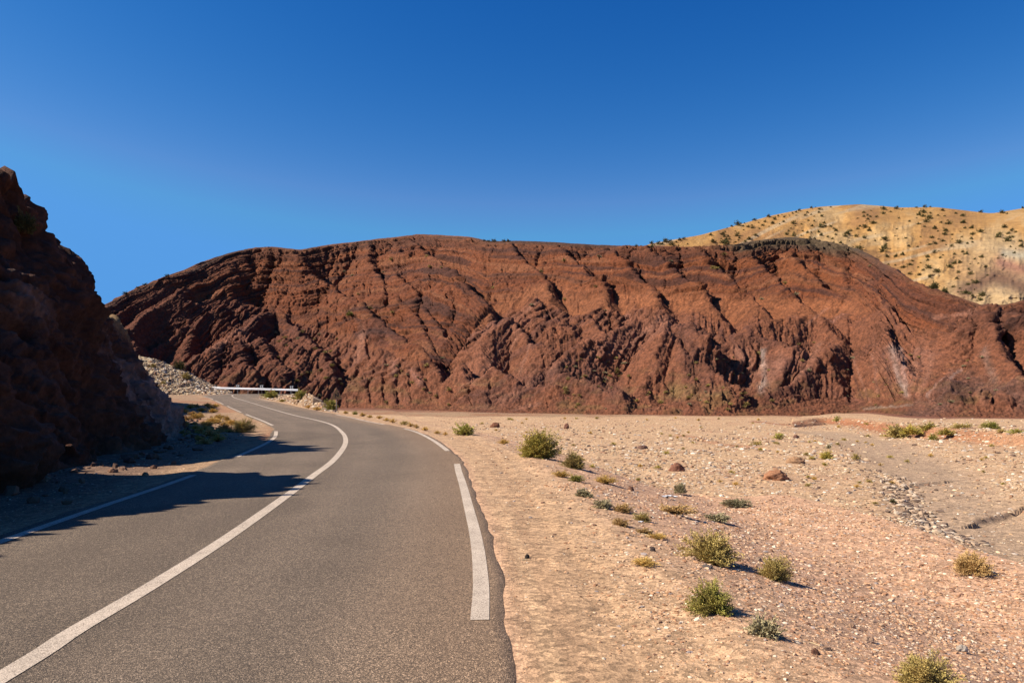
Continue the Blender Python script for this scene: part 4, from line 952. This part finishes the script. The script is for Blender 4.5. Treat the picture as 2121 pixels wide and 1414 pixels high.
# shrubs of the red hills
k = 0
while k < 170:
    q = r5.random()
    if q < .45: u, v = r5.uniform(1170, 1560), r5.uniform(740, 850)
    elif q < .6: u, v = r5.uniform(640, 940), r5.uniform(740, 845)
    elif q < .72: u, v = r5.uniform(540, 700), r5.uniform(680, 800)
    elif q < .88: u, v = r5.uniform(1560, 2110), r5.uniform(700, 850)
    else: u, v = r5.uniform(700, 1900), r5.uniform(520, 650)
    x, y, z = hill_pt(u, v); w_ = r5.uniform(6, 13)*y/F
    if z < -2.2: continue
    place_plant('hill_shrub', ('hill', 'olive', 'grey')[int(r5.integers(3))], (x, y-.1, z-.05), w_, r5.uniform(.6, 1), 'small dusty shrub dotted on the slopes of the red hills', 'shrub', 'shrubs dotted on the red hills', 0); k += 1
x, y, z = hill_pt(734, 655); place_plant('shrub', 'green', (x, y-.8, z-.1), 15*y/F, 1.1, 'pale green bush alone in a dark hollow of the red hills', 'shrub', None, 1)
for u in (1003, 1012, 1022, 1044, 1052, 1350, 1316, 300, 345, 285, 260):
    x, y, z = hill_pt(u, float(np.interp(u, us, sk))+1); place_plant('hill_shrub', 'dark', (x, y, z-.2), r5.uniform(7, 13)*y/F, .8, 'dark shrub breaking the skyline of the red hills', 'shrub', 'dark shrubs along the red skyline', 0)
# shrubs of the tan hill
pts = []; tries = 0
def red_sky(u): return float(np.interp(u, us, sk))
while len(pts) < 285 and tries < 60000:
    tries += 1
    u = r5.uniform(1345, 2160); lo = float(np.interp(u, us2, sk2)); hi = min(red_sky(u)-2, 640)
    if hi-lo < 4: continue
    v = r5.uniform(lo-1, hi)
    w_ = min(r5.lognormal(1.95, .38), 15)*(.8+.5*(v-430)/150)
    if float(noise(np.array([u*.02]), np.array([v*.035]), seed=801)[0])*.9+r5.random()-.75 < -.25: continue
    mind = 7 if (1640 < u < 1800 and v < 470) else r5.uniform(6, 15)
    if u > 2050 and v > 540 and r5.random() < .75: continue
    if any((u-a)**2+((v-b)*1.5)**2 < mind**2 for a, b, _ in pts): continue
    pts.append((u, v, w_))
for u, v, w_ in pts:
    x, y, z = tan_pt(u, v); wm = w_*y/F
    onsky = v-float(np.interp(u, us2, sk2)) < 3
    lab = 'dark shrub standing on the skyline of the tan hillside' if onsky else ('dark green shrub dotted on the right part of the tan hillside' if u > 1925 else 'dark green shrub dotted on the left part of the tan hillside')
    place_plant('hillside_shrub', 'dark', (x, y-wm*.2, z-.1*wm), wm, r5.uniform(.7, 1.1), lab, 'shrub', 'dark shrubs along the tan skyline' if onsky else ('dark shrubs of the right tan slope' if u > 1925 else 'dark shrubs of the left tan slope'), 0)
for u, v, w_, lb in [(1940, 590, 20, 'largest dark green tree where the red hill meets the tan hillside'), (1962, 596, 16, 'dark green tree right of the largest one at the foot of the tan hillside')]:
    x, y, z = hill_pt(u, v+6); place_plant('shrub', 'dark', (x, y+1, z), w_*y/F, 1.1, lb, 'shrub', None, 1)

# ------------------------------------------------------------------ stones
def ico():
    p = (1+5**.5)/2
    v = np.array([(-1, p, 0), (1, p, 0), (-1, -p, 0), (1, -p, 0), (0, -1, p), (0, 1, p), (0, -1, -p), (0, 1, -p), (p, 0, -1), (p, 0, 1), (-p, 0, -1), (-p, 0, 1)], float)/1.9
    f = np.array([(0, 11, 5), (0, 5, 1), (0, 1, 7), (0, 7, 10), (0, 10, 11), (1, 5, 9), (5, 11, 4), (11, 10, 2), (10, 7, 6), (7, 1, 8), (3, 9, 4), (3, 4, 2), (3, 2, 6), (3, 6, 8), (3, 8, 9), (4, 9, 5), (2, 4, 11), (6, 2, 10), (8, 6, 7), (9, 8, 1)])
    return v, f
IV, IF = ico()
def stones(name, P, sz, palette, label, seed, flat=.55):
    r = np.random.default_rng(seed); n = len(P)
    v = np.repeat(IV[None], n, 0)*r.uniform(.62, 1.25, (n, 12, 1))
    v = v*np.stack([r.uniform(.7, 1.3, n), r.uniform(.6, 1.1, n), flat*r.uniform(.5, 1.2, n)], -1)[:, None]
    a = r.uniform(0, 6.28, n); ca, sa = np.cos(a)[:, None], np.sin(a)[:, None]
    x = v[..., 0]*ca-v[..., 1]*sa; y = v[..., 0]*sa+v[..., 1]*ca
    V = np.stack([x, y, v[..., 2]], -1)*(sz*.5)[:, None, None]+P[:, None]
    Fc = IF[None]+(np.arange(n)*12)[:, None, None]
    pal = np.array([p[:3] for p in palette]); wt = np.array([p[3] for p in palette], float); wt /= wt.sum()
    c = pal[r.choice(len(pal), n, p=wt)]*r.uniform(.75, 1.25, (n, 1))
    o = mesh_np(name, V.reshape(-1, 3), Fc.reshape(-1, 3), mat=M['stone'], col=np.repeat(c, 12, 0)); tag(o, label, kind='stuff'); return o
PALE = [(.72, .53, .34, 5), (.58, .38, .22, 5), (.44, .25, .15, 2.5), (.22, .14, .10, 2), (.88, .76, .60, 1.6), (.55, .45, .36, 2)]
REDD = [(.62, .36, .20, 6), (.46, .24, .13, 4), (.72, .48, .30, 5), (.26, .14, .09, 1.3), (.84, .68, .50, 2), (.42, .34, .30, .8)]
def scatter_px(n, u0, u1, v0, v1, seed, pmin, pmax, cond, power=1.0, zg=-1.2):
    r = np.random.default_rng(seed); u = r.uniform(u0, u1, n); v = v0+(v1-v0)*r.random(n)**power
    z = np.full(n, zg)
    for _ in range(5):
        Y_ = (CH-z)*F/(v-HY); X_ = (u-CX)/F*Y_; z = .5*z+.5*ground_h(X_, Y_)[0]
    res = ground_h(X_, Y_); z = res[0]; e_ = res[1]; rt = res[2]
    s_ = pmin*(pmax/pmin)**(r.random(n)**2.2)*Y_/F
    k = cond(X_, Y_, e_, rt, r.random(n), u, v) & (Y_ < 150)
    k = k & ~((res[5] > -(.85+.025*Y_)) & (res[5] < (.85+.025*Y_)) & (r.random(n) < .85) & rt)
    return np.stack([X_, Y_, z], -1)[k], s_[k], e_[k], rt[k], res[3][k]
P, s_, e_, rt, rr_ = scatter_px(150000, 900, 2160, 866, 1460, 1, 2.4, 13.0, lambda X, Y, e, r, q, u, v: r & (e > .5) & (q < sst(.5, 3.2, e)*(.30+.70*sst(-.3, .35, fbm(X*.35, Y*.35, octv=3, seed=77)))), .8)
s_ = np.minimum(s_, .30); isr = (rr_ > 0) | (e_ < 3.5)
P[:, 2] += s_*.03
stones('gravel', P[~isr], s_[~isr], PALE, 'pale gravel spread over the river bed', 11)
stones('gravel', P[isr], np.minimum(s_[isr], .075), REDD, 'reddish gravel on the bank and near bed', 12)
P, s_, e_, rt, _ = scatter_px(16000, 0, 1100, 850, 1440, 2, 2, 6.0, lambda X, Y, e, r, q, u, v: ((~r) & (e > .35) & (q < .8)) | (r & (e > .22) & (e < 1.5)), .8, 0.0)
P[:, 2] += s_*.03; stones('gravel', P, np.minimum(s_, .10), REDD, 'loose gravel along both road verges', 13)
# rubble on the pale slope and the stony mound
def rubble(MM, n, seed, label, pal, a, b):
    r = np.random.default_rng(seed); _, _, _, xs, ys, zs = MM; j = r.integers(0, xs.shape[0], n); i = r.integers(0, xs.shape[1], n)
    P = np.stack([xs[j, i], ys[j, i], zs[j, i]], -1); sz = a*(b/a)**(r.random(n)**2); stones('rubble', P, sz, pal, label, seed+1, .8)
rubble(MA, 5200, 21, 'broken pale rocks covering the rubble slope', PALE, .12, .75)
rubble(MB2, 1500, 23, 'broken stones covering the roadside mound', PALE, .08, .45)
q3 = np.random.default_rng(88); nn = 700; y3 = q3.uniform(5, 46, nn); x3 = np.interp(y3, CT[:, 0], CT[:, 1])+q3.exponential(.5, nn)+.15; z3 = ground_h(x3, y3)[0]; s3 = .04*(9**(q3.random(nn)**2.5))
stones('rubble', np.stack([x3, y3, z3+s3*.1], -1), s3, [(.26, .13, .08, 4), (.38, .24, .16, 2), (.16, .09, .06, 2)], 'fallen rubble along the foot of the shaded cliff', 89, .8)
# rubble line along the wash
r6 = np.random.default_rng(66)
q = np.array(PW([(1838, 985), (1862, 1015), (1880, 1050), (1905, 1085), (1950, 1115), (1995, 1145)], -1.35)); n = 420
tq = r6.random(n)*(len(q)-1); i0 = np.minimum(tq.astype(int), len(q)-2); P2 = q[i0]+(q[i0+1]-q[i0])*(tq-i0)[:, None]+r6.normal(0, .28, (n, 2))
z2 = ground_h(P2[:, 0], P2[:, 1])[0]; stones('rubble', np.stack([P2[:, 0], P2[:, 1], z2+.02], -1), r6.uniform(.05, .22, n), [(.22, .15, .11, 2), (.55, .39, .26, 3), (.66, .52, .38, 2)], 'line of darker rubble along the dry wash', 67)
# boulders
def boulder(u, v, w_, h_, colr, label, name='boulder', seed=0):
    x, y, z = ground_at(u, v); wm = w_*y/F; hm = h_*y/F*1.15
    nU, nV = 36, 20; th_ = np.linspace(0, 2*np.pi, nU, endpoint=False); fi = np.linspace(.02, np.pi/2+.35, nV)
    Th, Fi = np.meshgrid(th_, fi); a_, b_, c_ = np.sin(Fi)*np.cos(Th), np.sin(Fi)*np.sin(Th), np.cos(Fi)
    k_ = 1+.45*fbm(a_*1.9+seed, b_*1.9, c_*1.9, octv=5, seed=seed, gain=.65)+.16*ridged(a_*4+seed, b_*4, c_*4, octv=3, seed=seed+3)
    Vb = np.stack([a_*k_*wm/2, b_*k_*wm*.32, c_*k_*hm*.9], -1).reshape(-1, 3); ii = np.arange(nU*nV).reshape(nV, nU); jj = np.roll(ii, -1, 1)
    Fb = np.stack([ii[:-1], jj[:-1], jj[1:], ii[1:]], -1).reshape(-1, 4)
    cb = np.tile(np.array(colr), (len(Vb), 1)); o = mesh_np(name, Vb, Fb[:, ::-1], mat=M['boulder'], col=cb, smooth=True)
    o.location = (x, y+wm*.2, z); tag(o, label, 'rock'); return o
for i, a in enumerate([(1612, 991, 50, 16, (.40, .19, .10), 'long flat red rock in the middle of the river bed'), (1404, 973, 28, 14, (.27, .12, .075), 'pointed dark red rock left of the long flat rock'),
    (1651, 956, 36, 10, (.42, .24, .13), 'flat tan rock behind the long flat red rock'), (1026, 882, 18, 7, (.22, .09, .05), 'dark red rock low on the bed behind the bend'), (1174, 884, 11, 8, (.25, .12, .08), 'small brown rock behind the largest bush'),
    (1332, 928, 20, 6, (.20, .11, .08), 'flat dark rock right of the largest bush on pale gravel'), (1650, 906, 12, 6, (.20, .10, .07), 'small dark rock just right of the dark green ball shrub'),
    (1092, 1157, 10, 8, (.05, .04, .035), 'small black stone on the sandy shoulder'), (1690, 1364, 18, 14, (.17, .08, .05), 'dark angular rock low on the near red gravel'),
    (1715, 1358, 20, 10, (.14, .09, .07), 'flatter dark rock beside the dark angular rock'), (1352, 1145, 11, 9, (.10, .07, .06), 'small dark stone on the near gravel bank'), (1307, 1016, 12, 8, (.22, .11, .07), 'square brown stone on the bank above the dry plants'),
    (1572, 1160, 14, 6, (.40, .28, .20), 'pale stone right of the wide olive bush'), (1434, 1162, 22, 8, (.55, .36, .22), 'pale flat stone at the left foot of the wide olive bush'), (1466, 1180, 24, 7, (.17, .14, .12), 'grey flat stone in front of the wide olive bush'),
    (232, 979, 20, 9, (.26, .14, .09), 'largest rock lying at the foot of the cliff'), (254, 974, 14, 6, (.26, .15, .10), 'smaller rock right of the largest one at the cliff foot'), (300, 985, 12, 7, (.40, .22, .13), 'sunlit orange rock on the left verge near the line end'),
    (1995, 1340, 22, 8, (.5, .42, .34), 'pale slab on the near gravel at lower right'), (1800, 1330, 24, 9, (.46, .30, .2), 'tan stone on the near gravel left of the pale slab'), (1765, 1300, 16, 8, (.44, .27, .17), 'round tan stone on the near red gravel')]):
    boulder(*a[:6], seed=500+i*7)
# ------------------------------------------------------------------ litter
def crumple(u, v, w_, colr, mat, label, name, cat):
    x, y, z = ground_at(u, v); wm = w_*y/F; g = np.linspace(-.5, .5, 14); a_, b_ = np.meshgrid(g, g)
    hz = .16*ridged(a_*3+u, b_*3, octv=3, seed=int(u)) ; V = np.stack([a_*wm*(1+.2*np.sin(b_*9)), b_*wm*.6, hz*wm+.02], -1).reshape(-1, 3)
    i = np.arange(196).reshape(14, 14); f = np.stack([i[:-1, :-1], i[:-1, 1:], i[1:, 1:], i[1:, :-1]], -1).reshape(-1, 4)
    V2_ = V-np.array([0, 0, .004]); f = np.vstack([f, f[:, ::-1]+196]); o = mesh_np(name, np.vstack([V, V2_]), f, mat=mat, smooth=False); o.location = (x, y, z); tag(o, label, cat)
crumple(1386, 1029, 28, None, M['plastic'], 'crumpled white plastic bag lying on the bank gravel', 'plastic_bag', 'litter')
crumple(1327, 1084, 10, None, M['plastic'], 'small white scrap under the small olive plant', 'paper_scrap', 'litter')
def twig(u, v, L, ang, label):
    x, y, z = ground_at(u, v); b = MB(); Lm = L*y/F; d = (math.cos(ang)*Lm/2, math.sin(ang)*Lm/2)
    b.tube((-d[0], -d[1], .006), (d[0]*.1, d[1]*.1+.01, .012), .005, .004, 6); b.tube((d[0]*.1, d[1]*.1+.01, .012), (d[0], d[1], .008), .004, .003, 6)
    o = b.build('dry_stalk', M['straw']); o.location = (x, y, z+.004); tag(o, label, 'stick')
M['straw'] = simple('straw', (.62, .47, .27), .8)
twig(1090, 1162, 17, .1, 'short straw stalk beside the black stone on the shoulder'); twig(1335, 1110, 70, -1.0, 'long straw stalk lying down the near bank'); twig(1685, 1340, 28, -.9, 'straw stalk on the near red gravel'); twig(1132, 1080, 10, .2, 'pale straw piece on the sandy shoulder')
# ------------------------------------------------------------------ warning sign
def warning_sign():
    x, y = (697-CX)/F*58, 58.0; z = gz(x, y)
    r = empty('warning_sign', (x, y, z), math.radians(20)); tag(r, 'triangular double bend warning sign on a grey post', 'road sign')
    top = CH+6*58/F-z; pb = CH-19*58/F-z; hw = .5
    m = MB(); m.tube((0, .05, -.4), (0, .05, top-.25), .035, .035, 10); m.build('post', M['post'], r)
    def tri(s_, y0, y1, mat, nm, par):
        cz = pb+(top-pb)/3; P = []
        for px_, pz_ in ((-hw, pb), (hw, pb), (0, top)):
            qx, qz = px_*s_, cz+(pz_-cz)*s_
            P.append((qx, qz))
        # rounded corners
        out = []
        for i in range(3):
            a, b, c_ = Vector(P[i-1]), Vector(P[i]), Vector(P[(i+1) % 3]); r_ = .05*s_
            p0 = b+(a-b).normalized()*r_; p2 = b+(c_-b).normalized()*r_
            for t_ in (0, .5, 1): out.append(tuple((1-t_)**2*p0+2*t_*(1-t_)*b+t_*t_*p2))
        mm = MB(); mm.prism(out, y0, y1); return mm.build(nm, mat, par)
    tri(1.0, -.012, .004, M['signedge'], 'border', r); tri(.84, -.017, -.0125, M['signface'], 'face', r)
    cz = pb+(top-pb)*.16; H = (top-pb)*.42; m = MB(); t = .05
    pts = [(-.13, cz), (-.13+t*1.5, cz), (-.13+t*1.5, cz+H*.42), (.13-t*.2, cz+H*.12), (.13-t*.2+t, cz+H*.2), (.13-t*.2+t, cz+H*.75), (.13+t*1.5, cz+H*.75), (.10+t*.3, cz+H*1.05), (.13-t*1.8, cz+H*.75), (.13-t*.8, cz+H*.75), (.13-t*.8, cz+H*.42), (-.13+t*.6, cz+H*.82), (-.13, cz+H*.72)]
    m.prism(pts, -.021, -.0175); m.build('symbol', M['black'], r)
    m = MB(); m.box(-.05, .05, .004, .02, pb+.15, pb+.19); m.box(-.05, .05, .004, .02, pb+.4, pb+.44); m.build('bracket', M['post'], r)
warning_sign()
# ------------------------------------------------------------------ guardrail and chevron boards on the far bend
def guardrail():
    p0, p1 = Vector((-51.5, 121.0, 0)), Vector((-34.0, 115.2, 0)); zt0, zt1 = 2.28, 1.88
    r = empty('guardrail', (p0.x, p0.y, 1.2)); tag(r, 'white steel guardrail closing the far bend of the road', 'guardrail')
    d = (p1-p0); L = d.length; d.normalize(); nrm_ = Vector((d.y, -d.x, 0))     # towards the road
    prof = [(-.155, .0), (-.12, .06), (-.075, .08), (-.03, .02), (.03, .02), (.075, .08), (.12, .06), (.155, 0)]
    m = MB(); n = 24; rings = []
    for k in range(n+1):
        c = p0+d*L*k/n; zc = zt0+(zt1-zt0)*k/n-.155
        for off in (0, -.006):
            m.v += [tuple(c+nrm_*(q[1]+off)+Vector((0, 0, zc+q[0]))-Vector(r.location)) for q in prof]
    w_ = 16
    for k in range(n):
        for j in range(7):
            a = k*w_+j; b = (k+1)*w_+j; m.f.append((a, b, b+1, a+1)); m.f.append((a+8, a+9, b+9, b+8))
    m.build('rail', M['galv'], r, True)
    for k in range(9):
        c = p0+d*L*(k+.3)/9; zc = zt0+(zt1-zt0)*(k+.3)/9; m = MB(); c = c-nrm_*.06-Vector(r.location)
        m.box(c.x-.05, c.x+.05, c.y-.06, c.y+.06, -1.4, zc-r.location.z-.02); m.build('post', M['post'], r)
guardrail()
def chevron(u, zc, Yd, which):
    x = (u-CX)/F*Yd; g = 1.0
    r = empty('chevron_sign', (x, Yd, g)); r.rotation_euler = (0, 0, math.radians(-14)); tag(r, which, 'road sign', 'chevron boards behind the guardrail')
    hw, hh = .40, .27; m = MB(); m.prism([(-hw, zc-hh-g), (hw, zc-hh-g), (hw, zc+hh-g), (-hw, zc+hh-g)], 0, .012); m.build('board', M['black'], r)
    for s_ in (-.16, .16):
        m = MB(); t = .10; h2 = .21; z0 = zc-g
        m.prism([(s_-.13, z0), (s_+.02, z0-h2), (s_+.02+t, z0-h2), (s_-.13+t, z0), (s_+.02+t, z0+h2), (s_+.02, z0+h2)], -.006, -.001); m.build('chevron', M['white'], r)
    m = MB(); m.tube((0, .05, -.8), (0, .05, zc-g+.1), .03, .03, 8); m.build('post', M['post'], r)
chevron(492.5, 2.42, 120.6, 'black board with white chevrons, left one above the guardrail')
chevron(542, 2.34, 118.9, 'black board with white chevrons, middle one above the guardrail')
chevron(604, 2.20, 116.9, 'black board with white chevrons, right one above the guardrail')
# concrete block on the mound
x, y, z = mnd_pt(MB2, 661, 833); m = MB(); m.v = []
m.add([(-.45, -.3, -.6), (.45, -.2, -.6), (.42, .4, -.6), (-.4, .3, -.6), (-.42, -.25, .38), (.40, -.18, .12), (.36, .3, .14), (-.36, .25, .42)], [(3, 2, 1, 0), (4, 5, 6, 7), (0, 1, 5, 4), (1, 2, 6, 5), (2, 3, 7, 6), (3, 0, 4, 7)])
o = m.build('concrete_block', M['concrete']); o.location = (x, y-.3, z); bv = o.modifiers.new('b', 'BEVEL'); bv.width = .04; bv.segments = 2; tag(o, 'slanted concrete block at the right end of the stony mound', 'block')
